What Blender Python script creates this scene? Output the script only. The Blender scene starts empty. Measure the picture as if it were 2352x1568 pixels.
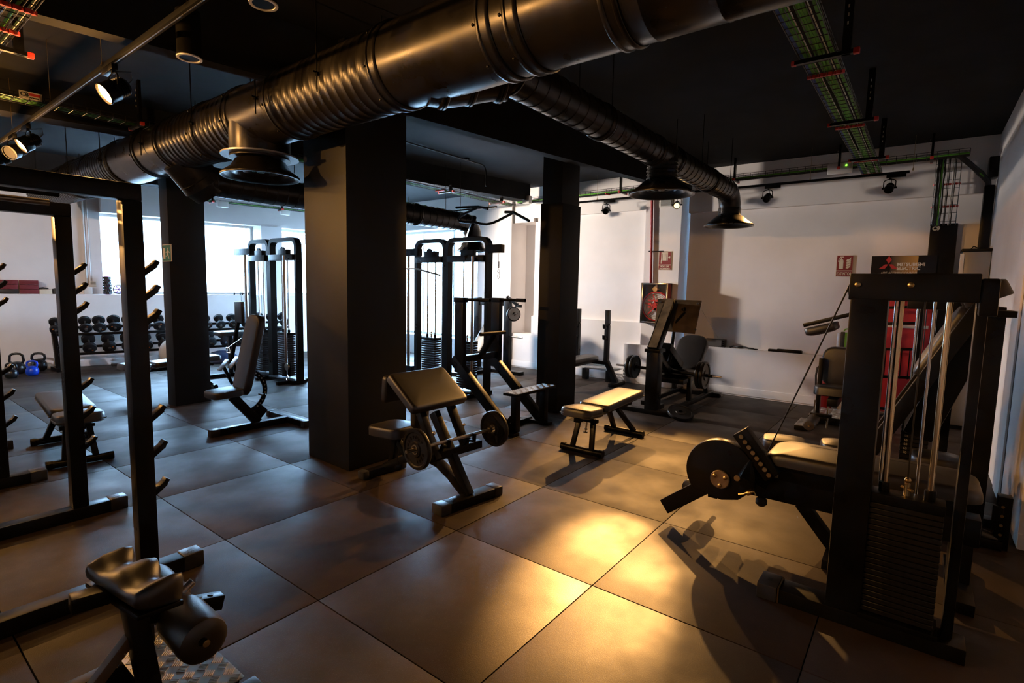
import bpy, bmesh, math, random
from mathutils import Vector as V, Matrix
random.seed(7)
PI = math.pi
S = bpy.context.scene
C = S.collection

# ---------------------------------------------------------------- camera
F_PX, YAW, PITCH, ROLL = 1218.63, 0.65352, 0.10138, 0.02053
CAM = V((-1.4211, -2.2789, 1.5792))
fw = V((math.cos(YAW)*math.cos(PITCH), math.sin(YAW)*math.cos(PITCH), -math.sin(PITCH)))
r0 = V((math.sin(YAW), -math.cos(YAW), 0)); u0 = r0.cross(fw)
RT = math.cos(ROLL)*r0 + math.sin(ROLL)*u0
UP = -math.sin(ROLL)*r0 + math.cos(ROLL)*u0
cd = bpy.data.cameras.new('camera'); cam = bpy.data.objects.new('camera', cd); C.objects.link(cam)
cd.sensor_width = 36.0; cd.lens = F_PX/2352*36; cd.clip_start = .02; cd.clip_end = 200
m = Matrix((( RT.x, UP.x, -fw.x), (RT.y, UP.y, -fw.y), (RT.z, UP.z, -fw.z))).to_4x4(); m.translation = CAM
cam.matrix_world = m
S.camera = cam

# ---------------------------------------------------------------- view, sky
S.view_settings.view_transform = 'Standard'; S.view_settings.look = 'None'
S.view_settings.exposure = -0.35; S.view_settings.gamma = 1.0; S.view_settings.use_curve_mapping = False
W = bpy.data.worlds.new('sky'); S.world = W; W.use_nodes = True
bg = W.node_tree.nodes['Background']
bg.inputs[0].default_value = (0.38, 0.66, 1.0, 1); bg.inputs[1].default_value = 70.0
GOLD = (1.0, 0.49, 0.14); WARM = (1.0, 0.84, 0.70)
SPOTS = []          # filled by the lamp builders below

# measured points: where the sight line through a photograph pixel meets a real plane of the room
def ray(px, py): return RT*((px-1176)/F_PX) + UP*((784-py)/F_PX) + fw
def oX(px, py, x): d = ray(px, py); return CAM + d*((x-CAM.x)/d.x)
def oY(px, py, y): d = ray(px, py); return CAM + d*((y-CAM.y)/d.y)
def oZ(px, py, z): d = ray(px, py); return CAM + d*((z-CAM.z)/d.z)

# ---------------------------------------------------------------- materials
MATS = {}
def mat(name, col, rough=.5, metal=0., var=0., scale=6., bump=0., bscale=80., emit=None, es=0., spec=.5, rvar=0., col2=None, stretch=None, coat=0.):
    if name in MATS: return MATS[name]
    M = bpy.data.materials.new(name); M.use_nodes = True; MATS[name] = M
    t = M.node_tree; n = t.nodes; L = t.links; p = n['Principled BSDF']
    p.inputs['Base Color'].default_value = (*col, 1); p.inputs['Roughness'].default_value = rough
    p.inputs['Metallic'].default_value = metal; p.inputs['Specular IOR Level'].default_value = spec
    if coat: p.inputs['Coat Weight'].default_value = coat; p.inputs['Coat Roughness'].default_value = .25
    if emit: p.inputs['Emission Color'].default_value = (*emit, 1); p.inputs['Emission Strength'].default_value = es
    tc = n.new('ShaderNodeTexCoord'); src = tc.outputs['Object']
    if stretch:
        mp = n.new('ShaderNodeMapping'); mp.inputs['Scale'].default_value = stretch; L.new(src, mp.inputs[0]); src = mp.outputs[0]
    if var or col2:
        k = n.new('ShaderNodeTexNoise'); k.inputs['Scale'].default_value = scale; k.inputs['Detail'].default_value = 5; L.new(src, k.inputs['Vector'])
        r = n.new('ShaderNodeValToRGB'); L.new(k.outputs['Fac'], r.inputs[0])
        a = [c*(1-var) for c in col]; b = col2 or [min(1, c*(1+var)) for c in col]
        r.color_ramp.elements[0].position = .33; r.color_ramp.elements[1].position = .67
        r.color_ramp.elements[0].color = (*a, 1); r.color_ramp.elements[1].color = (*b, 1)
        L.new(r.outputs[0], p.inputs['Base Color'])
        if rvar:
            q = n.new('ShaderNodeMapRange'); L.new(k.outputs['Fac'], q.inputs[0])
            q.inputs[1].default_value = .3; q.inputs[2].default_value = .7
            q.inputs[3].default_value = rough-rvar; q.inputs[4].default_value = rough+rvar; L.new(q.outputs[0], p.inputs['Roughness'])
    if bump:
        k2 = n.new('ShaderNodeTexNoise'); k2.inputs['Scale'].default_value = bscale; k2.inputs['Detail'].default_value = 3; L.new(src, k2.inputs['Vector'])
        bp = n.new('ShaderNodeBump'); bp.inputs['Strength'].default_value = bump; bp.inputs['Distance'].default_value = .002
        L.new(k2.outputs['Fac'], bp.inputs['Height']); L.new(bp.outputs[0], p.inputs['Normal'])
    return M

STEEL = mat('black_powder_coat', (.0035, .0032, .003), .34, spec=.14, var=.25, scale=14, bump=.12, bscale=500, rvar=.06)
STEEL2 = mat('worn_black_steel', (.0045, .004, .0036), .33, spec=.2, var=.4, scale=5, bump=.08, bscale=300, rvar=.08)
VINYL = mat('black_vinyl', (.015, .012, .010), .40, spec=.75, var=.12, scale=8, bump=.22, bscale=420)
PIPING = mat('vinyl_piping', (.05, .045, .04), .35)
CHROME = mat('chrome', (.62, .60, .57), .16, 1.0)
BRUSHED = mat('brushed_steel', (.42, .40, .38), .3, 1.0, var=.2, scale=20)
RUBBER = mat('black_rubber', (.012, .012, .013), .5, bump=.15, bscale=200)
IRON = mat('cast_iron', (.010, .009, .0085), .38, spec=.35, var=.3, scale=20, bump=.2, bscale=150)
PLASTER = mat('white_plaster', (.86, .82, .80), .75, var=.03, scale=2.5, bump=.12, bscale=60)
CEIL = mat('black_ceiling_paint', (.013, .0127, .013), .9, spec=.2, var=.25, scale=2.2, bump=.3, bscale=30)
COLM = mat('charcoal_column_paint', (.009, .0083, .008), .5, var=.12, spec=.3, scale=4, bump=.1, bscale=80)
DUCT = mat('painted_spiral_duct', (.026, .023, .021), .30, .6, var=.15, scale=5, bump=.05, bscale=120, rvar=.05)
WHITEP = mat('white_plastic', (.72, .70, .66), .4)
REDP = mat('red_paint', (.32, .012, .012), .4)
DKRED = mat('dark_red_foam', (.16, .012, .018), .7)
GREEN = mat('green_cable', (.12, .42, .03), .45)
BLUEC = mat('blue_cable', (.03, .09, .35), .45)
BLACKC = mat('black_cable', (.012, .012, .012), .45)
REDCLIP = mat('red_clip', (.55, .03, .02), .45)
WIRE = mat('tray_wire', (.06, .06, .06), .4, .8)
GRILLE = mat('grey_grille', (.42, .42, .40), .5)
GOLDLITROD = mat('chrome_rod_gold_light', (.72, .56, .33), .2, 1.0)  # gold lamplight reflected in the chrome is put into the base colour
BRASS = mat('brass_bolt', (.55, .40, .20), .3, 1.0)
ORANGE = mat('orange_sticker', (.85, .22, .02), .5)
BLUEK = mat('blue_kettlebell_paint', (.005, .05, .55), .3)

def floor_mat():
    M = bpy.data.materials.new('rubber_tile'); M.use_nodes = True
    t = M.node_tree; n = t.nodes; L = t.links; p = n['Principled BSDF']
    tc = n.new('ShaderNodeTexCoord'); oi = n.new('ShaderNodeObjectInfo')
    g = n.new('ShaderNodeNewGeometry')
    a = n.new('ShaderNodeTexNoise'); a.inputs['Scale'].default_value = 2.6; a.inputs['Detail'].default_value = 4; L.new(g.outputs['Position'], a.inputs['Vector'])
    r = n.new('ShaderNodeValToRGB'); L.new(a.outputs['Fac'], r.inputs[0])
    r.color_ramp.elements[0].position = .36; r.color_ramp.elements[1].position = .64
    r.color_ramp.elements[0].color = (.029, .0190, .0122, 1); r.color_ramp.elements[1].color = (.047, .0305, .0195, 1)
    sp = n.new('ShaderNodeTexNoise'); sp.inputs['Scale'].default_value = 230; sp.inputs['Detail'].default_value = 2; L.new(g.outputs['Position'], sp.inputs['Vector'])
    mr = n.new('ShaderNodeMapRange'); L.new(sp.outputs['Fac'], mr.inputs[0]); mr.inputs[1].default_value = .60; mr.inputs[2].default_value = .75
    mr.inputs[3].default_value = 0; mr.inputs[4].default_value = .10
    mx = n.new('ShaderNodeMixRGB'); L.new(mr.outputs[0], mx.inputs[0]); L.new(r.outputs[0], mx.inputs[1]); mx.inputs[2].default_value = (.26, .23, .20, 1)
    hv = n.new('ShaderNodeHueSaturation'); L.new(mx.outputs[0], hv.inputs['Color'])
    q = n.new('ShaderNodeMapRange'); L.new(oi.outputs['Random'], q.inputs[0]); q.inputs[3].default_value = .82; q.inputs[4].default_value = 1.18; L.new(q.outputs[0], hv.inputs['Value'])
    L.new(hv.outputs[0], p.inputs['Base Color'])
    rr = n.new('ShaderNodeMapRange'); L.new(a.outputs['Fac'], rr.inputs[0]); rr.inputs[1].default_value = .3; rr.inputs[2].default_value = .7
    rr.inputs[3].default_value = .66; rr.inputs[4].default_value = .48; p.inputs['Specular IOR Level'].default_value = .28; L.new(rr.outputs[0], p.inputs['Roughness'])
    bp = n.new('ShaderNodeBump'); bp.inputs['Strength'].default_value = .35; bp.inputs['Distance'].default_value = .002
    L.new(sp.outputs['Fac'], bp.inputs['Height']); L.new(bp.outputs[0], p.inputs['Normal'])
    return M
TILE = floor_mat()

def glass_mat():
    M = bpy.data.materials.new('window_glass'); M.use_nodes = True
    t = M.node_tree; n = t.nodes; n.remove(n['Principled BSDF'])
    tr = n.new('ShaderNodeBsdfTransparent'); gl = n.new('ShaderNodeBsdfGlossy'); gl.inputs['Roughness'].default_value = .02
    fr = n.new('ShaderNodeMath'); fr.operation = 'MULTIPLY_ADD'; lw = n.new('ShaderNodeLayerWeight'); pw = n.new('ShaderNodeMath'); pw.operation = 'POWER'; pw.inputs[1].default_value = 5
    t.links.new(lw.outputs['Facing'], pw.inputs[0]); t.links.new(pw.outputs[0], fr.inputs[0]); fr.inputs[1].default_value = .9; fr.inputs[2].default_value = .03; mx = n.new('ShaderNodeMixShader')
    t.links.new(fr.outputs[0], mx.inputs[0]); t.links.new(tr.outputs[0], mx.inputs[1]); t.links.new(gl.outputs[0], mx.inputs[2])
    t.links.new(mx.outputs[0], n['Material Output'].inputs[0]); return M
GLASS = glass_mat()
def glow(name, col, s): return mat(name, (.8, .7, .5), .4, emit=col, es=s)
LAMP_ON = glow('lit_lamp_lens', (1.0, .66, .24), 4.5)
LED = glow('green_led', (.25, 1.0, .05), 4.0)
LAMP_OFF = mat('unlit_lamp_lens', (.35, .34, .32), .25)

# ---------------------------------------------------------------- mesh helpers
ORG = {}
class MB:
    def __init__(s, M=None): s.v = []; s.f = []; s.M = M
    def add(s, vs, fs):
        k = len(s.v)
        s.v += [s.M @ V(p) if s.M else V(p) for p in vs]; s.f += [[i+k for i in f] for f in fs]; return s
    def box(s, c, size, R=None):
        c = V(c); h = [d/2 for d in size]; vs = []
        for z in (-1, 1):
            for x, y in ((-1, -1), (1, -1), (1, 1), (-1, 1)):
                p = V((x*h[0], y*h[1], z*h[2])); vs.append(c + (R @ p if R else p))
        return s.add(vs, [(3, 2, 1, 0), (4, 5, 6, 7), (0, 1, 5, 4), (1, 2, 6, 5), (2, 3, 7, 6), (3, 0, 4, 7)])
    def b2(s, a, b): a = V(a); b = V(b); return s.box((a+b)/2, [abs(x) for x in b-a])
    def bar(s, a, b, w, h, up=(0, 0, 1)):
        a = V(a); b = V(b); d = (b-a).normalized(); u = V(up)
        if abs(d.dot(u)) > .99: u = V((1, 0, 0))
        sd = d.cross(u).normalized(); u = sd.cross(d)
        R = Matrix((d, sd, u)).transposed()
        return s.box((a+b)/2, ((b-a).length, w, h), R)
    def path(s, pts, r, n=10, closed=False, cap=True, flat=1.):
        pts = [V(p) for p in pts]; m = len(pts); rs = r if isinstance(r, (list, tuple)) else [r]*m
        T = []
        for i in range(m):
            a = pts[i-1] if (i or closed) else pts[i]; b = pts[(i+1) % m] if (i < m-1 or closed) else pts[i]
            T.append((b-a).normalized())
        u = V((0, 0, 1)); u = V((1, 0, 0)) if abs(T[0].dot(u)) > .95 else u
        vs = []
        for i in range(m):
            sd = T[i].cross(u).normalized(); u = sd.cross(T[i]).normalized()
            for k in range(n):
                a = 2*PI*k/n; vs.append(pts[i] + (sd*math.cos(a) + u*math.sin(a)*flat)*rs[i])
        fs = []
        for i in range(m if closed else m-1):
            for k in range(n):
                j = (i+1) % m; fs.append((i*n+k, i*n+(k+1) % n, j*n+(k+1) % n, j*n+k))
        if cap and not closed: fs += [tuple(range(n-1, -1, -1)), tuple((m-1)*n+k for k in range(n))]
        return s.add(vs, fs)
    def tube(s, a, b, r, n=14, r2=None): return s.path([a, b], [r, r if r2 is None else r2], n)
    def lathe(s, prof, o, ax=(0, 0, 1), n=24, cap=True):
        o = V(o); ax = V(ax).normalized(); u = V((1, 0, 0)) if abs(ax.x) < .9 else V((0, 1, 0))
        sd = ax.cross(u).normalized(); u = sd.cross(ax); m = len(prof); vs = []
        for r, h in prof:
            for k in range(n):
                a = 2*PI*k/n; vs.append(o + ax*h + (u*math.cos(a) + sd*math.sin(a))*max(r, 1e-4))
        fs = [(i*n+k, i*n+(k+1) % n, (i+1)*n+(k+1) % n, (i+1)*n+k) for i in range(m-1) for k in range(n)]
        if cap: fs += [tuple(range(n-1, -1, -1)), tuple((m-1)*n+k for k in range(n))]
        return s.add(vs, fs)
    def prism(s, pts, o, ux, uy, d):
        o = V(o); ux = V(ux); uy = V(uy); nn = ux.cross(uy).normalized()*d; n = len(pts)
        vs = [o+ux*x+uy*y for x, y in pts]; vs += [p+nn for p in vs]
        return s.add(vs, [tuple(range(n-1, -1, -1)), tuple(range(n, 2*n))] + [(i, (i+1) % n, n+(i+1) % n, n+i) for i in range(n)])
    def pad(s, c, L, Wd, H, R=None, r=.05, crown=.012, soft=.018, taper=1., rowfn=None):
        """upholstered cushion: rounded outline, soft rim, slightly crowned top; taper = width of the far end over the near"""
        c = V(c); out = []
        hx, hy = L/2, Wd/2
        for cx, cy, a0 in ((hx-r, hy-r, 0), (-hx+r, hy-r, 90), (-hx+r, -hy+r, 180), (hx-r, -hy+r, 270)):
            for k in range(5):
                a = math.radians(a0+k*22.5); out.append((cx+r*math.cos(a), cy+r*math.sin(a)))
        lev = [(.9, -H/2), (1., -H/2+soft*.25), (1.0, H/2-soft), (.985, H/2-soft*.45), (.94, H/2-soft*.1), (.85, H/2), (.6, H/2+crown*.6), (.3, H/2+crown*.92), (.02, H/2+crown)]
        vs = []; n = len(out)
        for sc, z in lev:
            for x, y in out:
                ins = (1-sc)*min(hx, hy); X = x*(1-ins/hx); Y = y*(1-ins/hy)
                if taper != 1.: Y *= 1+(taper-1)*(X+hx)/L
                zz = z + (rowfn(X/hx, Y/hy) if rowfn and z > 0 else 0)
                p = V((X, Y, zz)); vs.append(c + (R @ p if R else p))
        fs = [(i*n+k, i*n+(k+1) % n, (i+1)*n+(k+1) % n, (i+1)*n+k) for i in range(len(lev)-1) for k in range(n)]
        fs += [tuple(range(n-1, -1, -1)), tuple((len(lev)-1)*n+k for k in range(n))]
        return s.add(vs, fs)
    def ball(s, c, r, n=20, m=12, sz=1.):
        return s.lathe([(r*math.sin(PI*i/m), -r*sz*math.cos(PI*i/m)) for i in range(m+1)], c, n=n, cap=False)
    def build(s, name, mt, parent=None, bev=0., sharp=38, kind=None, label=None, seg=2):
        off = ORG.get(parent, V()) if parent else V()
        me = bpy.data.meshes.new(name); me.from_pydata([p-off for p in s.v], [], s.f); me.validate()
        b = bmesh.new(); b.from_mesh(me)
        bmesh.ops.recalc_face_normals(b, faces=b.faces)
        if bev:
            es = [e for e in b.edges if len(e.link_faces) == 2 and e.calc_face_angle(0) > .6]
            if es: bmesh.ops.bevel(b, geom=es, offset=bev, segments=seg, profile=.6, affect='EDGES', clamp_overlap=True)
        b.to_mesh(me); b.free()
        me.polygons.foreach_set('use_smooth', [True]*len(me.polygons))
        me.set_sharp_from_angle(angle=math.radians(sharp))
        me.materials.append(mt)
        o = bpy.data.objects.new(name, me); C.objects.link(o)
        if parent: o.parent = parent; ORG[o] = off
        else: ORG[o] = V()
        if kind: o['kind'] = kind
        elif name in ('slot', 'screws', 'adjustment_hole', 'arc_hole', 'range_holes', 'clip_row', 'wire_mesh', 'ridges', 'spokes', 'hose_coil'): o['kind'] = 'stuff'
        if label: o['label'] = label
        return o

def thing(name, label, cat, loc, group=None):
    o = bpy.data.objects.new(name, None); C.objects.link(o); o.location = loc; o.empty_display_size = .05
    ORG[o] = V(loc); o['label'] = label; o['category'] = cat
    if group: o['group'] = group
    return o
def solo(o, label, cat, group=None):
    """a thing that is one mesh: move its origin to its base"""
    me = o.data; vs = [v.co.copy() for v in me.vertices]
    b = V((sum(v.x for v in vs)/len(vs), sum(v.y for v in vs)/len(vs), min(v.z for v in vs)))
    me.transform(Matrix.Translation(-b)); o.location = b; ORG[o] = b
    o['label'] = label; o['category'] = cat
    if group: o['group'] = group
    return o
def dup(root, loc, label, rotz=None):
    r = root.copy(); C.objects.link(r); r.location = loc; r['label'] = label; ORG[r] = V(loc)
    if rotz is not None: r.rotation_euler = (0, 0, rotz)
    for ch in list(root.children):
        c = ch.copy(); C.objects.link(c); c.parent = r
        for g in list(ch.children):
            d = g.copy(); C.objects.link(d); d.parent = c
    return r
def text(txt, name, mt, o, ux, uy, h, parent=None, depth=.002, align='CENTER', bold=0., sx=1., fit=0):
    """lettering: cap height about h, baseline centre at o, reading along ux, upright along uy"""
    cu = bpy.data.curves.new(name, 'FONT'); cu.body = txt; cu.size = h*1.42; cu.extrude = depth/2; cu.align_x = align; cu.offset = bold; cu.resolution_u = 3
    t = bpy.data.objects.new(name, cu); C.objects.link(t)
    bpy.context.view_layer.update()
    me = bpy.data.meshes.new_from_object(t.evaluated_get(bpy.context.evaluated_depsgraph_get()))
    bpy.data.objects.remove(t); bpy.data.curves.remove(cu)
    ux = V(ux).normalized(); uy = V(uy).normalized(); n = ux.cross(uy)
    R = Matrix((ux, uy, n)).transposed().to_4x4(); off = ORG.get(parent, V())
    if fit:
        xs = [v.co.x for v in me.vertices]; sx = fit/(max(xs)-min(xs))
    me.transform(Matrix.Translation(V(o)-off) @ R @ Matrix.Diagonal((sx, 1, 1, 1)))
    me.materials.clear(); me.materials.append(mt); me.name = name
    ob = bpy.data.objects.new(name, me); C.objects.link(ob)
    if parent: ob.parent = parent; ORG[ob] = off
    return ob
def euler(x=0, y=0, z=0): return Matrix.Rotation(z, 3, 'Z') @ Matrix.Rotation(y, 3, 'Y') @ Matrix.Rotation(x, 3, 'X')
def arc(c, r, a0, a1, ux, uy, n=8):
    c = V(c); ux = V(ux); uy = V(uy)
    return [c+ux*r*math.cos(math.radians(a0+(a1-a0)*i/n))+uy*r*math.sin(math.radians(a0+(a1-a0)*i/n)) for i in range(n+1)]

# ================================================================ THE ROOM
def Lw(x): return 9.87-.175*(x-.36)          # face of the window wall's ledge
def struct(o): o['kind'] = 'structure'; return o
fl = struct(MB().b2((-5.2, -4.8, -.14), (7.6, 10.9, -.022)).build('floor', mat('floor_screed', (.008, .008, .008), .9)))
base = MB().box((0, 0, -.011), (.9945, .9945, .022)).build('rubber_tile', TILE, fl, bev=.002)
first = True
for i in range(-3, 8):
    for j in range(-4, 10):
        cx, cy = i+.5, j+.5
        if cx > 7.2 or (cx > 3.0 and cy < -3) or cy-.5 > Lw(cx-.5)-.05: continue
        if cx < -1.6 and cy < 6: continue
        o = base if first else base.copy()
        if not first: C.objects.link(o)
        first = False; o.parent = fl; o.location = (cx, cy, random.uniform(-.0012, .0))
struct(MB().b2((-5.2, -4.8, 3.5), (7.8, 11, 3.7)).build('ceiling', CEIL))
for k, (a0, sl, wd, zb) in enumerate(((1.74, -.165, .13, 3.07), (4.95, -.19, .28, 3.2), (8.75, -.175, .3, 3.22))):
    pts = [(-5.1, a0+5.1*-sl), (6.8, a0+6.8*sl), (6.8, a0+6.8*sl+wd), (-5.1, a0+5.1*-sl+wd)]
    struct(MB().prism(pts, (0, 0, zb), (1, 0, 0), (0, 1, 0), 3.52-zb).build('ceiling_beam', CEIL))
# columns
def column(pts, z0, z1, lab):
    o = MB().prism(pts, (0, 0, z0), (1, 0, 0), (0, 1, 0), z1-z0).build('column', COLM, bev=.006); struct(o); o['label'] = lab; return o
column([(1.215, 1.45), (1.865, 1.47), (1.865, 2.10), (1.235, 2.09)], 0, 3.5, 'large charcoal square column beside the preacher curl bench')
column([(1.225, 5.06), (1.66, 5.09), (1.66, 5.5), (1.215, 5.27)], 0, 3.5, 'charcoal column with a green exit sign near the windows')
column([(4.19, 1.28), (4.575, 1.25), (4.59, 1.53), (4.11, 1.55)], 0, 2.62, 'slender charcoal column between the dip station and the flat bench')
MB().prism([(4.20, 1.30), (4.555, 1.27), (4.57, 1.52), (4.13, 1.54)], (0, 0, 2.62), (1, 0, 0), (0, 1, 0), .88).build('column', COLM, bev=.004)['kind'] = 'structure'

# window wall
wl = MB()
def lwall(x0, x1, d0, d1, z0, z1):
    wl.prism([(x0, Lw(x0)+d0), (x1, Lw(x1)+d0), (x1, Lw(x1)+d1), (x0, Lw(x0)+d1)], (0, 0, z0), (1, 0, 0), (0, 1, 0), z1-z0)
lwall(-5.2, 7.4, 0, .55, -.1, 1.30)
lwall(-5.2, 1.83, .25, .55, 1.30, 3.5)
lwall(1.83, 7.4, .12, .55, 2.80, 3.5)
lwall(4.52, 4.95, .05, .55, 1.30, 2.80)
lwall(7.05, 7.4, .12, .55, 1.3, 2.8)
struct(wl.build('wall_left', PLASTER))
bb = MB(); bb.prism([(-5, Lw(-5)-.012), (7.1, Lw(7.1)-.012), (7.1, Lw(7.1)), (-5, Lw(-5))], (0, 0, 0), (1, 0, 0), (0, 1, 0), .12)
struct(bb.build('baseboard_left', PLASTER, bev=.003))
def window(n, P0, P1, z0, z1, div):
    P0 = V(P0); P1 = V(P1); d = (P1-P0); L = d.length; d.normalize()
    f = MB()
    for z in (z0+.025, z1-.025): f.bar(P0+V((0, 0, z)), P1+V((0, 0, z)), .05, .05)
    for k in range(div+1):
        q = P0+d*(.025+(L-.05)*k/div); f.bar(q+V((0, 0, z0+.05)), q+V((0, 0, z1-.05)), .05, .05, up=d)
    w = struct(f.build(f'window_{n}', WHITEP, bev=.004))
    for k in range(div):
        a = P0+d*(L*k/div+.04); b = P0+d*(L*(k+1)/div-.04)
        MB().bar((a+b)/2+V((0, 0, z0+.04)), (a+b)/2+V((0, 0, z1-.04)), (b-a).length, .006, up=d.cross(V((0, 0, 1)))).build('pane', GLASS, w)
window(1, (1.83, Lw(1.83)+.45, 0), (4.52, Lw(4.52)+.45, 0), 1.30, 2.80, 2)
window(2, (4.95, Lw(4.95)+.45, 0), (7.05, Lw(7.05)+.45, 0), 1.30, 2.80, 2)

# back wall
pl = oX(1479, 600, 7.02).y; pr = oX(1560, 600, 7.02).y
bw = MB()
def B(x0, y0, y1, z0, z1, x1=7.75): bw.b2((x0, y0, z0), (x1, y1, z1))
B(7.15, -3.0, .9, -.1, .71); B(7.30, -3.0, .8, .71, 2.83); B(7.22, -3.0, .8, 2.83, 3.5)
B(6.94, .80, 1.70, -.1, .66)
B(7.02, pr, pl, .66, 3.5)
B(7.10, pl-.1, 3.78, -.1, 1.03); B(7.17, pl, 3.78, 1.03, 2.92); B(7.10, pl, 3.78, 2.92, 3.5)
B(7.10, 3.78, 4.27, -.1, .66); B(7.55, 3.78, 4.27, .66, 2.85); B(7.10, 3.78, 4.27, 2.85, 3.5)
B(7.04, 4.27, 4.60, -.1, 3.5); B(7.15, 4.60, 5.25, -.1, 3.5)
B(7.15, 5.25, 8.25, -.1, .42); B(7.15, 5.25, 8.25, 2.86, 3.5); B(7.15, 8.25, 9.4, -.1, 3.5)
struct(bw.build('wall_back', PLASTER))
window(3, (7.5, 5.25, 0), (7.5, 8.25, 0), .42, 2.86, 3)
bb = MB().b2((7.138, -2.88, 0), (7.15, .8, .115)).b2((6.928, .8, 0), (6.94, 1.7, .115)).b2((7.088, 1.7, 0), (7.1, 4.27, .115))
struct(bb.build('baseboard_back', PLASTER, bev=.003))
# wall on the near side, with its jog
wr = MB().b2((3.1, -4.8, -.1), (7.75, -2.88, 3.5)).b2((-5.2, -4.8, -.1), (3.1, -4.5, 3.5)).b2((-5.4, -4.8, -.1), (-5.1, 11, 3.5))
struct(wr.build('wall_right', PLASTER))
struct(MB().b2((4.0, -2.878, .02), (4.35, -2.862, 3.4)).build('trim_1', PLASTER, bev=.01))
struct(MB().b2((3.085, -4.5, 0), (3.1, -2.88, .1)).build('baseboard_right', PLASTER, bev=.003))

# outside the windows: the neighbouring house
OUT = mat('white_render', (.85, .84, .82), .9); TERRA = mat('pale_roof_tile', (.62, .50, .40), .8, var=.2, scale=3)  # house render is plain off-white, its own colour
struct(MB().b2((-30, 11.2, -.3), (60, 60, -.1)).b2((8, -20, -.3), (60, 11.2, -.1)).build('ground', mat('pale_paving', (.55, .54, .52), .9)))
h = thing('neighbouring_house', 'pale rendered house with a tiled eave seen through the window', 'house', (5, 15, -.1))
MB().b2((1, 15.0, -.1), (9.5, 21, 3.15)).build('wall', OUT, h)
MB().b2((.8, 14.85, 3.15), (9.7, 15.2, 3.25)).build('cornice', OUT, h, bev=.02)
tile0 = None
for row in range(2):
    for k in range(34):
        x = 1.0+k*.26
        if tile0 is None:
            vs = []; 
            for t in range(2):
                for a in range(7):
                    an = PI*a/6; vs.append((.115*math.cos(an), -.25+t*.75, .09*math.sin(an)+t*.22))
            vs += [(p[0]*.88, p[1], p[2]-.018) for p in vs]
            fs = [(a, a+1, a+8, a+7) for a in range(6)]+[(a+14, a+21, a+22, a+15) for a in range(6)]+[(a, a+14, a+15, a+1) for a in range(6)]+[(0, 7, 21, 14), (6, 20, 27, 13)]
            off = ORG[h]; mb = MB(); mb.v = [V(v)+off for v in vs]; mb.f = [list(f) for f in fs]
            tile0 = mb.build('roof_tile', TERRA, h); o = tile0
        else: o = tile0.copy(); C.objects.link(o); o.parent = h
        o.location = V((x, 14.75+row*.45, 3.27+row*.16))-ORG[h]
MB().b2((1.5, 14.95, 1.5), (1.95, 14.99, 2.55)).build('shutter', mat('grey_shutter', (.30, .32, .33), .6), h)

# ================================================================ DUCTS
def ribbed(L, r, pitch=.085, h=.003, start=.05, flat=0.):
    pr = [(r, 0)]; z = start
    while z < L-flat-.03:
        pr += [(r, z-.0045), (r+h, z-.0015), (r+h, z+.0015), (r, z+.0045)]; z += pitch
    return pr+[(r, L)]
def collar(mb, o, ax, r, w=.09):
    mb.lathe([(r+.004, -w/2), (r+.013, -w/2+.008), (r+.013, -w/2+.02), (r+.005, -w/2+.026), (r+.005, w/2-.026), (r+.013, w/2-.02), (r+.013, w/2-.008), (r+.004, w/2)], o, ax, 48, cap=False)
DX, DZ, DR = .91, 2.945, .25
md = thing('main_air_duct', 'large black spiral air duct hanging across the whole ceiling', 'air duct', (DX, 2.5, DZ-DR))
def seg(y0, y1, rib=True, name='duct_section'):
    pr = ribbed(y1-y0, DR, .30 if y1 < -1 else .085) if rib else [(DR, 0), (DR, .3*(y1-y0)), (DR, y1-y0)]
    return MB().lathe(pr, (DX, y0, DZ), (0, 1, 0), 64).build(name, DUCT, md, sharp=50)
segs = [(-4.4, -2.2, 1), (-2.2, -1.12, 1), (-1.12, -.62, 0), (-.62, .42, 0), (.42, 1.62, 1), (1.62, 2.32, 0), (2.32, 2.95, 1), (2.95, 3.75, 1), (3.75, 4.35, 0), (4.35, 5.2, 0), (5.2, 7.0, 1), (7.0, 9.0, 1)]
for a, b, r in segs: seg(a, b, r)
for y in (-2.2, -1.12, -.62, -.45, .42, 1.62, 2.3, 2.95, 3.75, 4.35, 5.2, 7.0):
    mb = MB(); collar(mb, (DX, y, DZ), (0, 1, 0), DR); mb.build('collar', DUCT, md, sharp=50)
sc = MB()
for y in (-.62, -.45, .42, 1.62, 2.3, 2.95, 4.35):
    for a in (150, 195, 240): sc.ball((DX+(DR+.012)*math.cos(math.radians(a)), y+.05, DZ+(DR+.012)*math.sin(math.radians(a))), .009, 8, 6)
sc.build('screws', IRON, md)
for y in (-3.2, -1.6, .95, 1.75, 2.85, 4.05, 5.3, 6.6, 8.2):
    mb = MB().tube((DX-DR-.012, y, DZ-.12), (DX-DR-.012, y, 3.5), .005, 8).tube((DX+DR+.012, y, DZ-.12), (DX+DR+.012, y, 3.5), .005, 8)
    for s in (-1, 1): mb.lathe([(.012, 0), (.012, .015)], (DX+s*(DR+.012), y, DZ-.02), n=6).tube((DX+s*(DR-.02), y, DZ), (DX+s*(DR+.04), y, DZ), .006, 6)
    mb.build('hanger_rod', STEEL, md)
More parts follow.
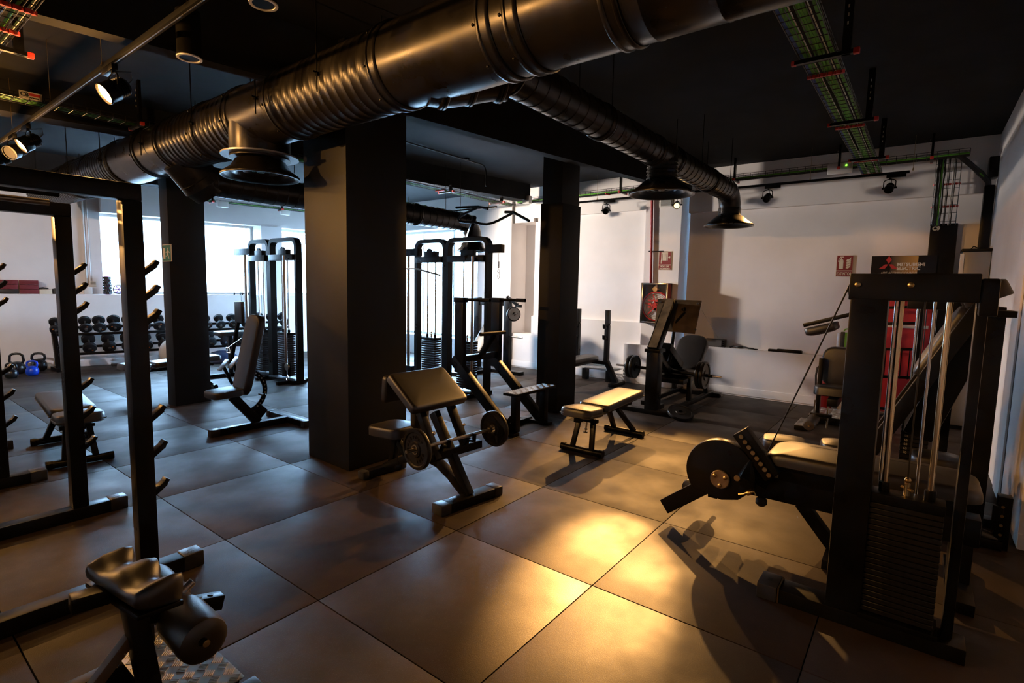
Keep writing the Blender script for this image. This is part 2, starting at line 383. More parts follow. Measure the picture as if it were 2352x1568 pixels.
def diffuser(parent, c, R, neck_r, neck_h, ribs=True):
    """round ceiling outlet: neck, flared cone, white-edged rim, inner rings"""
    x, y, z = c
    mb = MB().lathe([(neck_r, .14), (neck_r, .145), (neck_r+.006, .15), (neck_r, .156)] + [p for k in range(5) for p in ((neck_r, .16+(neck_h-.16)*k/5), (neck_r+.006, .163+(neck_h-.16)*k/5), (neck_r, .167+(neck_h-.16)*k/5))] + [(neck_r, neck_h)], c, n=40, cap=False)
    n = mb.build('neck', DUCT, parent, sharp=50)
    MB().lathe([(R-.03, .012), (neck_r-.01, .135), (neck_r, .15), (neck_r+.03, .135), (R*.75, .075), (R, .02), (R+.004, .01), (R, 0), (R-.012, 0), (R-.03, .012)], c, n=56, cap=False).build('flared_cone', DUCT, parent, sharp=60)
    for rr, zz in ((R*.72, .03), (R*.45, .045), (R*.22, .05)):
        MB().lathe([(rr, zz), (rr*.8, zz+.05), (rr*.78, zz+.05), (rr-.012, zz)], c, n=40, cap=False).build('inner_ring', DUCT, parent)
    MB().lathe([(.001, .04), (R*.1, .045), (R*.1, .06), (.001, .06)], c, n=20).build('hub', DUCT, parent)
# tee dropping from the main duct to the big outlet
ty = 2.2
MB().lathe([(.235, -.02), (.235, .30), (.24, .305), (.235, .31), (.225, .46)], (DX, ty, 2.62), n=48).build('tee_saddle', DUCT, md, sharp=50)
MB().lathe([(.19, .0), (.30, .0), (.30, .012), (.19, .02)], (DX, ty, 2.615), n=48).build('flange', mat('bare_galvanised', (.5, .5, .52), .35, .8), md)
dtop = thing('ceiling_diffuser', 'wide round black air outlet hanging under the main duct', 'air outlet', (DX, ty, 2.45))
diffuser(dtop, (DX, ty, 2.45), .305, .165, .17)
# branch to the back wall
BY, BZ, BR = -.1, 2.935, .135
b1 = thing('branch_air_duct', 'slim black spiral branch duct running to the back wall', 'air duct', (3, BY, BZ-BR))
MB().lathe([(.235, 0), (.235, .10), (.225, .16), (.15, .44), (.15, .5)], (DX+.02, BY+.30, DZ-.03), (.62, -.42, 0), 40).build('takeoff_cone', DUCT, b1, sharp=50)
for rr, dd in ((.24, .09), (.20, .26), (.158, .45)):
    mb = MB(); collar(mb, V((DX+.02, BY+.30, DZ-.03))+V((.62, -.42, 0)).normalized()*dd, (.62, -.42, 0), rr-.006, .05); mb.build('collar', DUCT, b1, sharp=50)
def bseg(x0, x1, y, z, r, par, name='duct_section'):
    return MB().lathe(ribbed(x1-x0, r, .13, .005), (x0, y, z), (1, 0, 0), 40).build(name, DUCT, par, sharp=50)
for a, b in ((1.30, 2.55), (2.55, 3.62), (3.62, 4.12), (4.12, 6.05)): bseg(a, b, BY, BZ, BR, b1)
for x in (1.32, 2.55, 3.62, 4.12, 5.3):
    mb = MB(); collar(mb, (x, BY, BZ), (1, 0, 0), BR, .07); mb.build('collar', DUCT, b1, sharp=50)
def elbow(par, p, r, rad, d=(1, 0, 0)):
    d = V(d); c = V(p)+V((0, 0, -rad)); pts = []
    for k in range(6):
        a = math.radians(90-90*k/5); pts.append(c+d*rad*math.cos(a)+V((0, 0, rad*math.sin(a))))
    e = MB().path(pts, r, 36).build('elbow', DUCT, par, sharp=50)
    return pts[-1]
e1 = elbow(b1, (6.05, BY, BZ), BR+.004, .22)
MB().lathe([(BR+.004, -.1), (BR+.004, .32)], (3.87, BY, 2.7), n=36).build('tee_drop', DUCT, b1)
d1 = thing('ceiling_diffuser', 'round black air outlet on the branch duct in front of the slender column', 'air outlet', (3.87, BY, 2.545))
diffuser(d1, (3.87, BY, 2.545), .325, .15, .34)
d2 = thing('ceiling_diffuser', 'round black air outlet on the elbow at the end of the branch duct', 'air outlet', (e1.x, BY, 2.475))
diffuser(d2, (e1.x, BY, 2.475), .32, .142, .25)
for x in (2.45, 4.6, 5.7):
    MB().tube((x, BY+.15, BZ), (x, BY+.15, 3.5), .004, 6).tube((x, BY-.15, BZ), (x, BY-.15, 3.5), .004, 6).build('hanger_rod', STEEL, b1)
# lower branch between the rows of columns
LY, LZ, LR = 3.72, 2.62, .15
b2 = thing('rear_air_duct', 'lower dark air duct passing behind the big column', 'air duct', (4, LY, LZ-LR))
MB().lathe([(.20, 0), (.20, .22), (.206, .225), (.20, .23), (.206, .30), (.20, .305), (.165, .42)], (DX, LY+.05, DZ-.14), (.55, 0, -.62), 40).build('takeoff_cone', DUCT, b2, sharp=50)
for a, b in ((1.12, 2.5), (2.5, 4.0), (4.0, 5.05)): bseg(a, b, LY, LZ, LR, b2)
MB().ball((1.14, LY, LZ), LR+.006, 24, 14).build('elbow', DUCT, b2)
for x in (2.5, 4.0):
    mb = MB(); collar(mb, (x, LY, LZ), (1, 0, 0), LR, .07); mb.build('collar', DUCT, b2, sharp=50)
e2 = elbow(b2, (5.05, LY, LZ), LR, .22)
d3 = thing('ceiling_diffuser', 'dark air outlet dropping above the pull-up bars', 'air outlet', (e2.x, LY, 2.16))
diffuser(d3, (e2.x, LY, 2.16), .26, .15, .26)
for x in (2.2, 3.6, 4.8):
    MB().tube((x, LY+.16, LZ), (x, LY+.16, 3.5), .004, 6).tube((x, LY-.16, LZ), (x, LY-.16, 3.5), .004, 6).build('hanger_rod', STEEL, b2)

# ================================================================ CABLE TRAYS
def tray(name, label, a, b, wdt, dep, cables, up=(0, 0, 1), clips=(), hang=(), zc=3.498, step=.1, hk='bracket'):
    """wire-mesh tray from a to b; cables = (offset across, colour, radius)"""
    a = V(a); b = V(b); d = (b-a); L = d.length; d.normalize(); up = V(up); sd = d.cross(up).normalized()
    t = thing(name, label, 'cable tray', (a+b)/2)
    mb = MB(); n = 5
    for k in range(n): mb.path([a+sd*wdt*(k/(n-1)-.5), b+sd*wdt*(k/(n-1)-.5)], .003, 4)
    for s in (-.5, .5):
        for zz in (.5, 1.): mb.path([a+sd*wdt*s+up*dep*zz, b+sd*wdt*s+up*dep*zz], .003, 4)
    q = 0.
    while q <= L+1e-6:
        p = a+d*q
        mb.path([p-sd*wdt/2+up*dep, p-sd*wdt/2, p+sd*wdt/2, p+sd*wdt/2+up*dep], .003, 4); q += step
    mb.build('wire_mesh', WIRE, t)
    for off, m_, r in cables:
        pts = [a+d*(L*k/14)+sd*(wdt*off+random.uniform(-1, 1)*r*.4)+up*(r+.004+random.uniform(0, .5)*r) for k in range(15)]
        MB().path(pts, r, 7).build('cable', m_, t)
    for q in clips:
        mb = MB(); p = a+d*q
        for k in range(9): mb.box(p+sd*wdt*(k/8-.5)-up*.004, (.022, .022, .022), euler(0, 0, k*.7))
        mb.build('clip_row', REDCLIP, t)
    for q in hang:
        p = a+d*q; zc = 3.2 if 'behind the big column' in label and p.x > 4.2 else 3.498
        if hk == 'bracket':
            mb = MB().bar(p+sd*(wdt/2+.06)-up*.03, p+sd*(wdt/2+.06)+V((0, 0, zc-p.z)), .05, .025, up=d)
            mb.bar(p-sd*(wdt/2+.03)-up*.018, p+sd*(wdt/2+.10)-up*.018, .03, .024)
            br = mb.build('bracket', STEEL, t)
            dots = MB()
            for k in range(3, int((zc-p.z)/.05)): dots.box(p+sd*(wdt/2+.06)+V((0, 0, k*.05))-d*.0268, (.004, .008, .018) if abs(d.x) > .5 else (.008, .004, .018))
            dots.build('slot', GRILLE, t)
            MB().box(p-sd*(wdt/2+.035)-up*.018, (.03, .03, .03)).build('end_cap', REDCLIP, t, bev=.005)
            MB().box(p+sd*(wdt/2+.115)-up*.018, (.035, .035, .035)).build('end_cap', REDCLIP, t, bev=.005)
    return t
tray('cable_tray', 'wide cable tray with green cables over the leg machines', (.2, -1.61, 3.1), (6.95, -1.66, 3.1), .2, .05,
     [(-.46, BLUEC, .006), (-.42, BLUEC, .006), (-.37, GREEN, .006), (-.33, GREEN, .006), (-.29, GREEN, .007), (-.24, GREEN, .006), (-.17, WHITEP, .004), (-.02, GREEN, .012), (.08, GREEN, .010), (.16, GREEN, .012), (.30, WHITEP, .004), (.42, GREEN, .012)],
     clips=(2.75, 4.2, 5.75, 6.6), hang=(.9, 2.4, 4.0, 5.6))
tray('cable_tray', 'cable tray crossing under the ceiling behind the big column', (-2.5, 4.05, 3.09), (6.7, 4.0, 3.12), .17, .05,
     [(-.4, GREEN, .010), (-.25, GREEN, .010), (-.1, GREEN, .008), (.1, GREEN, .010), (.3, GREEN, .008), (.42, BLACKC, .008)],
     clips=(5.4, 7.3, 8.8), hang=(1.2, 3.1, 5.5, 7.4, 8.7))
tray('cable_tray', 'short cable tray above the squat racks with blue cables', (-.72, -.6, 2.99), (-.72, 3.9, 2.99), .2, .05,
     [(-.4, BLUEC, .008), (-.2, WHITEP, .006), (0, BLUEC, .006), (.2, GREEN, .008), (.4, WHITEP, .006)], clips=(2.2, 2.6), hang=(1.5, 2.9))
tray('cable_tray', 'cable tray running along the back wall', (6.9, 4.0, 3.19), (6.9, -2.6, 3.23), .12, .07,
     [(-.3, GREEN, .012), (0, GREEN, .010), (.3, GREEN, .012), (-.45, BLACKC, .01)], clips=(1.9,), hang=(2.2, 4.0, 5.3, 6.25), hk='bracket')
tray('cable_tray', 'cable tray above the window wall', (2.6, Lw(2.6)-.55, 3.12), (6.6, Lw(6.6)-.55, 3.12), .1, .04,
     [(-.3, GREEN, .008), (.1, BLACKC, .01), (.35, GREEN, .006)], hang=(.75, 2.05, 3.2))
tray('cable_tray', 'upright cable tray dropping to the black trunking in the corner', (7.12, -2.42, 3.3), (7.12, -2.42, 2.45), .24, .08,
     [(.40, BLACKC, .014), (.32, BLACKC, .014), (.24, GREEN, .011), (.15, BLACKC, .012), (-.05, BLACKC, .006), (-.2, WHITEP, .005), (-.3, BLACKC, .006)], up=(-1, 0, 0), clips=(.35, .62))

# ================================================================ LAMPS
def lamp(name_lbl, top, aim, lit=True, r=.055, L=.13, drop=.16, adapter=(0, 1, 0), power=0, size=62, blend=.5, group=None, lens_on=None, col=GOLD, beam=0, soft=.035, spill=0):
    """track spotlight: adapter box on the track, yoke, barrel, fins, lens, flex; its own light sits in front of the lens"""
    top = V(top); aim = V(aim).normalized(); c = top-V((0, 0, drop))
    t = thing('track_spotlight', name_lbl, 'spotlight', top, group)
    ad = V(adapter)
    MB().bar(top-ad*.04-V((0, 0, .02)), top+ad*.16-V((0, 0, .02)), .035, .038).build('adapter', STEEL, t, bev=.004)
    sd = aim.cross(V((0, 0, 1)))
    sd = sd.normalized() if sd.length > .1 else V(adapter).normalized()
    R = r+.012
    pts = [c+sd*R, c+sd*R+V((0, 0, drop-.085))]+[c+sd*R*math.cos(math.radians(a))+V((0, 0, drop-.085+.03*math.sin(math.radians(a)))) for a in (30, 60, 90, 120, 150)]+[c-sd*R+V((0, 0, drop-.085)), c-sd*R]
    MB().path(pts, .006, 6).tube(c+V((0, 0, drop-.06)), c+V((0, 0, drop-.03)), .01, 8).build('yoke', STEEL, t)
    mb = MB()
    for s in (-1, 1): mb.tube(c+sd*s*(r-.005), c+sd*s*(R+.016), .012, 8)
    mb.build('pivot_knob', STEEL, t)
    b = c-aim*L*.55
    pr = [(r*.55, -.01), (r*.8, 0), (r*.9, .01)]
    for k in range(4): pr += [(r*.9, .012+k*.014), (r*.68, .014+k*.014), (r*.68, .022+k*.014), (r*.9, .024+k*.014)]
    pr += [(r, .075), (r, L), (r-.006, L), (r-.010, L-.012)]
    MB().lathe(pr, b, aim, 24, cap=False).lathe([(r*.6, -.012), (r*.6, 0)], b, aim, 16).build('barrel', STEEL, t)
    MB().lathe([(r-.010, L-.013), (r-.006, L-.001), (r-.001, L+.002), (r+.002, L-.004), (r+.002, L-.012)], b, aim, 28, cap=False).build('rim', GRILLE if not lit and r > .06 else STEEL, t)
    MB().lathe([(.001, L-.010), (r-.009, L-.010)], b, aim, 24, cap=False).build('lens', LAMP_ON if lit else (LAMP_OFF if r > .06 else STEEL), t)
    MB().path([b-aim*.012, b-aim*.05+V((0, 0, .02)), b-aim*.045+V((0, 0, .07)), c+V((0, 0, drop-.045))], .004, 6).build('flex', BLACKC, t)
    if power:
        ld = bpy.data.lights.new('lamp_light', 'SPOT'); ld.energy = power; ld.color = col; ld.spot_size = math.radians(size); ld.spot_blend = blend; ld.shadow_soft_size = soft
        lo = bpy.data.objects.new('lamp_light', ld); C.objects.link(lo); lo.parent = t
        lo.location = b+aim*(L+.012)-top; lo.rotation_euler = (-aim).to_track_quat('Z', 'Y').to_euler()
    if spill:
        pd = bpy.data.lights.new('lamp_spill', 'POINT'); pd.energy = spill; pd.color = col; pd.shadow_soft_size = .03
        po = bpy.data.objects.new('lamp_spill', pd); C.objects.link(po); po.parent = t; po.location = b+aim*(L+.05)-top
    if beam:
        l2 = lo.copy(); l2.data = ld.copy(); C.objects.link(l2); l2.parent = t; l2.data.energy = beam; l2.data.spot_size = math.radians(9); l2.data.spot_blend = 1.
    return t
def track(lbl, a, b, wires, zc=3.5):
    a = V(a); b = V(b); d = (b-a).normalized(); sd = V((0, 0, 1)).cross(d)
    t = thing('lighting_track', lbl, 'lighting track', (a+b)/2)
    MB().bar(a, b, .036, .03).build('rail', mat('matte_black_track', (.003, .003, .003), .8, spec=.05), t, bev=.002)
    MB().bar(a+V((0, 0, -.0155)), b+V((0, 0, -.0155)), .005, .003).build('contact_slot', BRUSHED, t)
    L = (b-a).length
    for q in wires:
        p = a+d*q; MB().tube(p+V((0, 0, .01)), V((p.x, p.y, zc)), .0022, 5).lathe([(.008, .012), (.008, .03), (.004, .045)], p, n=8).build('suspension_wire', BRASS, t)
track('long lighting track hanging over the squat racks', (-.16, -3.4, 2.98), (-.16, 7.2, 2.98), (1.9, 4.0, 5.6, 6.9, 8.3, 9.6))
track('lighting track along the back wall', (6.75, 2.92, 3.075), (6.75, -2.05, 3.075), (.7, 2.2, 3.9, 5.0))
track('short lighting track above the window end of the back wall', (6.6, 7.3, 3.11), (6.6, 4.3, 3.11), (.5, 2.8))
LT = -.16
lamp('nearest lit spotlight on the track over the racks', (LT, 2.0, 2.965), (-.66, -.02, -.48), r=.066, L=.15, adapter=(0, 1, 0), power=12, size=80, blend=.6, spill=45)
lamp('second lit spotlight on the track over the racks, past the nearest one', (LT, 4.3, 2.965), (-.66, -.02, -.48), r=.066, L=.15, power=60, size=90, blend=.6, spill=45)
lamp('unlit spotlight between two lit ones on the track over the racks', (LT, 4.85, 2.965), (-.6, -.35, -.40), lit=False, r=.066, L=.15)
lamp('farthest lit spotlight on the track, cut by the picture edge', (LT, 5.6, 2.965), (-.66, -.02, -.48), r=.066, L=.15, power=60, size=90, blend=.6, spill=45)
track('unseen lighting track along the outer side of the squat racks', (-2.5, -1.0, 2.98), (-2.5, 7.0, 2.98), (1.0, 4.0, 7.0))  # track out of view, carries the added lamps below
lamp('added unseen spotlight on the outer track aimed at the middle of the long duct', (-2.5, 3.4, 2.965), (3.4, -2.6, .0), r=.066, L=.15, power=550, size=76, blend=.9)  # added out of view to put the gold band on the duct
lamp('added unseen spotlight on the outer track aimed at the near end of the long duct', (-2.5, 1.5, 2.965), (3.4, -1.9, .0), r=.066, L=.15, power=480, size=76, blend=.9)  # added out of view to carry the gold highlight along the duct
lamp('added unseen spotlight on the outer track aimed at the window wall', (-2.5, 5.6, 2.965), (2.2, 4.0, -1.0), r=.066, L=.15, power=420, size=95, blend=.8, col=WARM)  # added out of view to warm and brighten this wall
lamp('added unseen spotlight at the far end of the outer track shining along the racks', (-2.5, 6.6, 2.965), (1.7, -5.5, -1.5), r=.066, L=.15, power=700, size=50, blend=.7)  # added out of view for the gold sheen on the rack posts
track('unseen short lighting track added behind the big column', (4.6, 5.5, 2.98), (4.6, 6.3, 2.98), (.2, .7))  # added to hold the lamp below, hidden by the column
lamp('added unseen spotlight behind the big column aimed at the back wall', (4.6, 5.95, 2.965), (2.6, -6.3, -1.9), r=.066, L=.15, power=1500, size=110, blend=.8, col=WARM, soft=.12)  # added, hidden by the column, to brighten the back wall
WX = 6.75
lamp('spotlight on the back wall track, fourth from the corner', (WX, 2.04, 3.06), (-5.2, -1.5, -2.9), r=.05, L=.12, power=700, size=50, blend=.35, lit=False, adapter=(0, -1, 0))
lamp('lit spotlight glowing beside the outlet on the elbow', (WX, .824, 3.06), (-5.75, -1.8, -2.93), r=.05, L=.12, power=1300, size=50, blend=.5, adapter=(0, -1, 0), beam=17000)
lamp('spotlight on the back wall track above the long ledge', (WX, -.465, 3.06), (-4.2, .2, -2.7), r=.05, L=.12, power=420, size=44, blend=.35, lit=False, adapter=(0, -1, 0))
lamp('spotlight at the corner end of the back wall track', (WX, -1.86, 3.06), (-4.0, .5, -2.6), r=.05, L=.12, power=0, size=46, blend=.35, lit=False, adapter=(0, -1, 0))
lamp('spotlight on the back wall track just behind the slender column', (WX, 2.73, 3.06), (-.2, -.1, -1), lit=False, r=.05, L=.12, adapter=(0, -1, 0))
lamp('spotlight above the pull-up bars by the window end', (6.6, 5.85, 3.095), (-.2, -.1, -1), lit=False, r=.05, L=.12, adapter=(0, -1, 0))
def pendant(lbl, x, y, z):
    t = thing('cylinder_downlight', lbl, 'downlight', (x, y, z))
    MB().lathe([(.052, .0), (.065, 0), (.067, .01), (.064, .02), (.064, .26), (.03, .27)], (x, y, z), n=28).build('housing', STEEL2, t)
    MB().lathe([(.05, .004), (.053, -.003), (.067, -.003), (.068, .003)], (x, y, z), n=28, cap=False).build('trim_ring', WHITEP, t)
    MB().lathe([(.001, .03), (.03, .03), (.05, .003)], (x, y, z), n=28, cap=False).build('reflector', STEEL, t)
    MB().tube((x, y, z+.26), (x, y, 3.5), .006, 8).build('stem', STEEL, t)
pendant('black cylinder downlight with a white ring beside the track', .0, 1.24, 2.88)
pendant('black cylinder downlight cut by the top picture edge', .02, .42, 2.95)

# ================================================================ THINGS ON AND ALONG THE BACK WALL
def prop(mb, name, m_, label, cat, group=None, bev=0., **k): return solo(mb.build(name, m_, None, bev, **k), label, cat, group)
SX = 7.29
CREAM = mat('sign_cream', (.72, .66, .52), .5); SIGNRED = mat('sign_red', (.21, .008, .012), .5)
def sign(name, label, y, z0, z1, w, x, lines, picto):
    t = thing(name, label, 'sign', (x, y, z0))
    MB().b2((x-.004, y-w/2, z0), (x, y+w/2, z1)).build('backing', CREAM, t)
    zm = z0+(z1-z0)*.27
    MB().b2((x-.006, y-w/2+.006, zm+.006), (x-.004, y+w/2-.006, z1-.006)).b2((x-.006, y-w/2+.006, z0+.006), (x-.004, y+w/2-.006, zm-.006)).build('red_field', SIGNRED, t)
    hh = (zm-z0-.012)/len(lines)
    for k, s in enumerate(lines):
        text(s, 'lettering', CREAM, (x-.0065, y, zm-.006-hh*(k+.82)), (0, -1, 0), (0, 0, 1), hh*.62, t, bold=.001, fit=w*(.80 if len(lines) > 1 else .88)*(1 if len(s) != 7 else .8))
    mb = MB()
    zc, H = (zm+z1)/2, (z1-zm)
    def poly(pts): mb.prism([(a*w, b*H) for a, b in pts], (x-.0062, y, zc), (0, -1, 0), (0, 0, 1), .0015)
    picto(poly); mb.build('pictogram', CREAM, t)
    return t
def pic_ext(P):
    P([(-.34, -.38), (-.08, -.38), (-.08, .12), (-.34, .12)]); P([(-.34, .14), (-.08, .14), (-.12, .24), (-.30, .24)]); P([(-.25, .24), (-.17, .24), (-.17, .32), (-.25, .32)])
    P([(-.36, .30), (-.10, .36), (-.04, .33), (-.10, .42), (-.28, .42)]); P([(-.40, .08), (-.37, .08), (-.33, .30), (-.30, .34), (-.37, .33)])
    for k in range(4): P([(.08, -.34+k*.15), (.20, -.36+k*.15), (.34, -.24+k*.15), (.36, -.08+k*.15), (.26, -.20+k*.15), (.12, -.22+k*.15)])
def pic_hose(P):
    for k in range(5): P([(-.30+k*.11, -.18), (-.225+k*.11, -.18), (-.225+k*.11, .36), (-.30+k*.11, .36)])
    P([(-.30, .36), (.22, .36), (.22, .42), (-.30, .42)]); P([(-.32, -.40), (-.27, -.40), (-.27, -.14), (-.32, -.14)])
    P([(.24, .06), (.30, .12), (.40, .12), (.40, -.02), (.30, -.02)])
ey = (oX(1922, 586, SX).y+oX(1962, 586, SX).y)/2
sign('extinguisher_sign', 'red EXTINTOR sign with a fire extinguisher symbol', ey, oX(1940, 635, SX).z, oX(1940, 586, SX).z, .20, SX, ['EXTINTOR'], pic_ext)
hy = (oX(1514, 577, 7.02).y+oX(1544, 577, 7.02).y)/2
sign('fire_hose_sign', 'red BOCA DE INCENDIO sign with a hose symbol', hy, oX(1530, 620, 7.02).z, oX(1530, 577, 7.02).z, .215, 7.015, ['BOCA DE', 'INCENDIO'], pic_hose)
# standing banner
yb0, yb1 = -1.72, -2.40; xb = 7.13
bn = thing('roll_up_banner', 'black, gold and red air conditioning banner standing in the corner', 'banner', (xb, -2.0, 0))
BANB = mat('banner_black', (.006, .006, .009), .5, spec=.15); BANR = mat('banner_red', (.48, .012, .015), .5)
GRAD = bpy.data.materials.new('banner_gold'); GRAD.use_nodes = True
_n = GRAD.node_tree.nodes; _l = GRAD.node_tree.links; _tc = _n.new('ShaderNodeTexCoord'); _r = _n.new('ShaderNodeValToRGB'); _x = _n.new('ShaderNodeSeparateXYZ'); _m = _n.new('ShaderNodeMapRange')
_l.new(_tc.outputs['Generated'], _x.inputs[0]); _l.new(_x.outputs[1], _m.inputs[0]); _m.inputs[1].default_value = 1; _m.inputs[2].default_value = 0; _l.new(_m.outputs[0], _r.inputs[0])
_r.color_ramp.elements[0].color = (.012, .012, .016, 1); _r.color_ramp.elements[1].color = (.55, .30, .07, 1); _l.new(_r.outputs[0], _n['Principled BSDF'].inputs['Base Color'])
MB().b2((xb-.006, yb1, 1.70), (xb, yb0, 2.09)).build('header', BANB, bn)
MB().b2((xb-.008, oX(2109, 600, xb).y, 1.72), (xb-.006, oX(2046, 600, xb).y, 2.085)).build('gold_panel', GRAD, bn)
MB().b2((xb-.006, yb1, .05), (xb, yb0, 1.70)).build('red_field', BANR, bn)
MB().b2((xb-.008, yb1+.02, 1.16), (xb-.006, yb0-.02, 1.20)).build('white_stripe', WHITEP, bn)
MB().b2((xb-.09, yb1, 0), (xb+.015, yb0, .05)).build('base_cassette', BRUSHED, bn, bev=.01)
ec = oX(2041, 607, xb-.009); es = 1.25
mb = MB()
mb.prism([(0, .004*es), (.024*es, .046*es), (0, .088*es), (-.024*es, .046*es)], ec, (0, -1, 0), (0, 0, 1), .0015)
mb.prism([(0, 0), (-.028*es, .0), (-.080*es, -.046*es), (-.030*es, -.046*es)], ec+V((0, .002, 0)), (0, -1, 0), (0, 0, 1), .0015)
mb.prism([(0, 0), (.028*es, .0), (.080*es, -.046*es), (.030*es, -.046*es)], ec-V((0, .002, 0)), (0, -1, 0), (0, 0, 1), .0015)
mb.build('three_diamond_emblem', BANR, bn)
for tx, x0, x1, yb in (('MITSUBISHI', 2060, 2124, 610.5), ('ELECTRIC', 2059, 2113, 619.5), ('AIRE ACONDICIONADO', 2023, 2106, 629)):
    a_ = oX(x0, yb, xb-.009); b_ = oX(x1, yb, xb-.009)
    text(tx, 'lettering', WHITEP, (xb-.009, a_.y, a_.z), (0, -1, 0), (0, 0, 1), .040 if 'A' not in tx else .03, bn, align='LEFT', bold=.002 if 'A' not in tx else 0, fit=a_.y-b_.y)
# black trunking, bent cables, steel cabinet
tr = thing('cable_trunking', 'tall black trunking box on the back wall in the corner', 'trunking', (7.22, -2.44, 1.02))
MB().b2((7.16, -2.57, 1.02), (7.298, -2.30, 2.48)).build('cover', STEEL, tr, bev=.012)
text('C9', 'sticker', CREAM, (7.157, -2.36, 2.40), (0, -1, 0), (0, 0, 1), .045, tr, bold=.004)
MB().path([(7.24, -2.40, 1.03), (7.245, -2.395, .7), (7.25, -2.41, .3)], .006, 6).build('cable', BLACKC, tr)
cb = thing('cable_bundle', 'thick black cable bundle bending down to the steel unit', 'cable bundle', (7.2, -2.75, 2.12))
for k in range(6):
    o_ = V((0, .012*(k % 3-1), .018*(k//3)))
    MB().path([V((6.9+k*.012, -2.5, 3.24))+o_, V((6.97+k*.012, -2.62, 3.13))+o_, V((7.04, -2.72, 3.05-k*.01))+o_, V((7.09, -2.80, 2.93))+o_, V((7.12, -2.815, 2.8))+o_, V((7.12, -2.815, 2.14))+o_], .016, 8).build('cable', GREEN if k == 4 else BLACKC, cb)
MB().b2((7.07, -2.87, 2.15), (7.19, -2.77, 2.90)).build('sleeve', STEEL, cb, bev=.02)
jb = prop(MB().b2((7.05, -2.878, 2.98), (7.28, -2.79, 3.22)), 'junction_box', STEEL2, 'dark box high up where the two walls meet', 'junction box', bev=.01)
ac = thing('floor_standing_air_conditioner', 'tall brushed steel unit standing against the wall in the corner', 'air conditioner', (6.85, -2.73, 0))
MB().b2((6.74, -2.875, .05), (7.05, -2.62, 2.10)).build('cabinet', mat('stainless_panel', (.34, .33, .32), .38, .9, var=.1, scale=1.5), ac, bev=.015)
MB().b2((6.72, -2.64, .06), (6.76, -2.60, 2.08)).build('front_corner', WHITEP, ac, bev=.01)
MB().b2((6.735, -2.88, 2.10), (7.06, -2.61, 2.135)).build('top_cap', STEEL2, ac, bev=.008)
MB().b2((6.76, -2.86, 0), (7.03, -2.64, .05)).build('plinth', STEEL, ac)
MB().path([(6.85, -2.7, 2.14), (6.86, -2.72, 2.17), (6.93, -2.74, 2.165), (7.0, -2.78, 2.15), (7.1, -2.8, 2.17)], .006, 6).build('cable', BLACKC, ac)
# white junction boxes and emergency light on the trays
em = thing('emergency_light', 'white emergency light with a green indicator on the wall tray', 'emergency light', (6.9, -1.2, 3.26))
q0, q1 = oX(1902, 377, 6.80), oX(1957, 396, 6.80)
MB().b2((6.765, q1.y, q1.z), (6.835, q0.y, q0.z)).build('housing', WHITEP, em, bev=.015)
q0 = oX(1944, 379, 6.764); MB().ball(q0, .011, 10, 8).build('indicator', LED, em)
p = oX(1211, 459, 6.76); prop(MB().box(p, (.10, .15, .14)), 'junction_box', WHITEP, 'cream junction box on the tray beside the slender column', 'junction box', bev=.012)
for px, lab in ((511, 'cream junction box on the window wall tray, nearer the green exit sign'), (654, 'cream junction box on the window wall tray, nearer the big column')):
    p = oY(px, 469 if px < 600 else 487, Lw(4)-.6); prop(MB().box(p, (.20, .08, .12)), 'junction_box', WHITEP, lab, 'junction box', bev=.012)
# fire hose point
hp = thing('red_fire_pipe', 'thin red water pipe running down to the hose cabinet', 'pipe', (7.0, 1.42, 1.7))
p0 = oX(1497, 459, 6.985); p1 = oX(1495, 648, 6.985)
MB().tube((6.985, p0.y, 3.2), (6.985, p1.y, 1.68), .022, 14).build('pipe', REDP, hp)
pb = oX(1497, 577, 6.985)
MB().tube((6.985, pb.y+.03, pb.z), (6.985, pb.y-.2, pb.z), .006, 6).tube((6.985, pb.y+.03, pb.z), (6.985, pb.y+.05, pb.z), .012, 8).build('bracket', STEEL2, hp)
gy = (oX(1518, 465, 7.02).y, oX(1543, 465, 7.02).y)
vg = thing('wall_vent', 'small grey louvred vent high on the wall pier', 'vent', (7.01, sum(gy)/2, 2.98))
z0 = oX(1530, 473, 7.02).z; z1 = oX(1530, 458, 7.02).z
MB().b2((7.008, gy[1]-.02, z0-.02), (7.02, gy[0]+.02, z1+.02)).build('frame', WHITEP, vg, bev=.003)
for k in range(7):
    z = z0+(z1-z0)*(k+.5)/7; MB().box((7.002, sum(gy)/2, z), (.014, gy[0]-gy[1]-.01, .008), euler(0, .6, 0)).build('slat', GRILLE, vg)
cy0, cy1 = oX(1472, 690, 6.86).y, oX(1533, 690, 6.86).y; cz0 = 1.04; cz1 = 1.70
hc = thing('fire_hose_cabinet', 'glass fronted fire hose cabinet with a red reel', 'hose cabinet', (6.95, (cy0+cy1)/2, cz0))
DK = mat('cabinet_inside', (.09, .085, .085), .6)
yc = (cy0+cy1)/2
MB().b2((7.0, cy1, cz0), (7.018, cy0, cz1)).build('back', DK, hc)
for a, b, n_, mm in (((6.86, cy1, cz0), (7.018, cy1+.014, cz1), 'side', REDP), ((6.86, cy0-.014, cz0), (7.018, cy0, cz1), 'side', BRUSHED), ((6.86, cy1, cz0), (7.018, cy0, cz0+.014), 'bottom', BRUSHED), ((6.86, cy1, cz1-.014), (7.018, cy0, cz1), 'top', BRUSHED)):
    MB().b2(a, b).build(n_, mm, hc)
fr = MB()
for a, b in (((6.848, cy1, cz0), (6.86, cy1+.03, cz1)), ((6.848, cy0-.03, cz0), (6.86, cy0, cz1)), ((6.848, cy1+.03, cz0), (6.86, cy0-.03, cz0+.03)), ((6.848, cy1+.03, cz1-.03), (6.86, cy0-.03, cz1))): fr.b2(a, b)
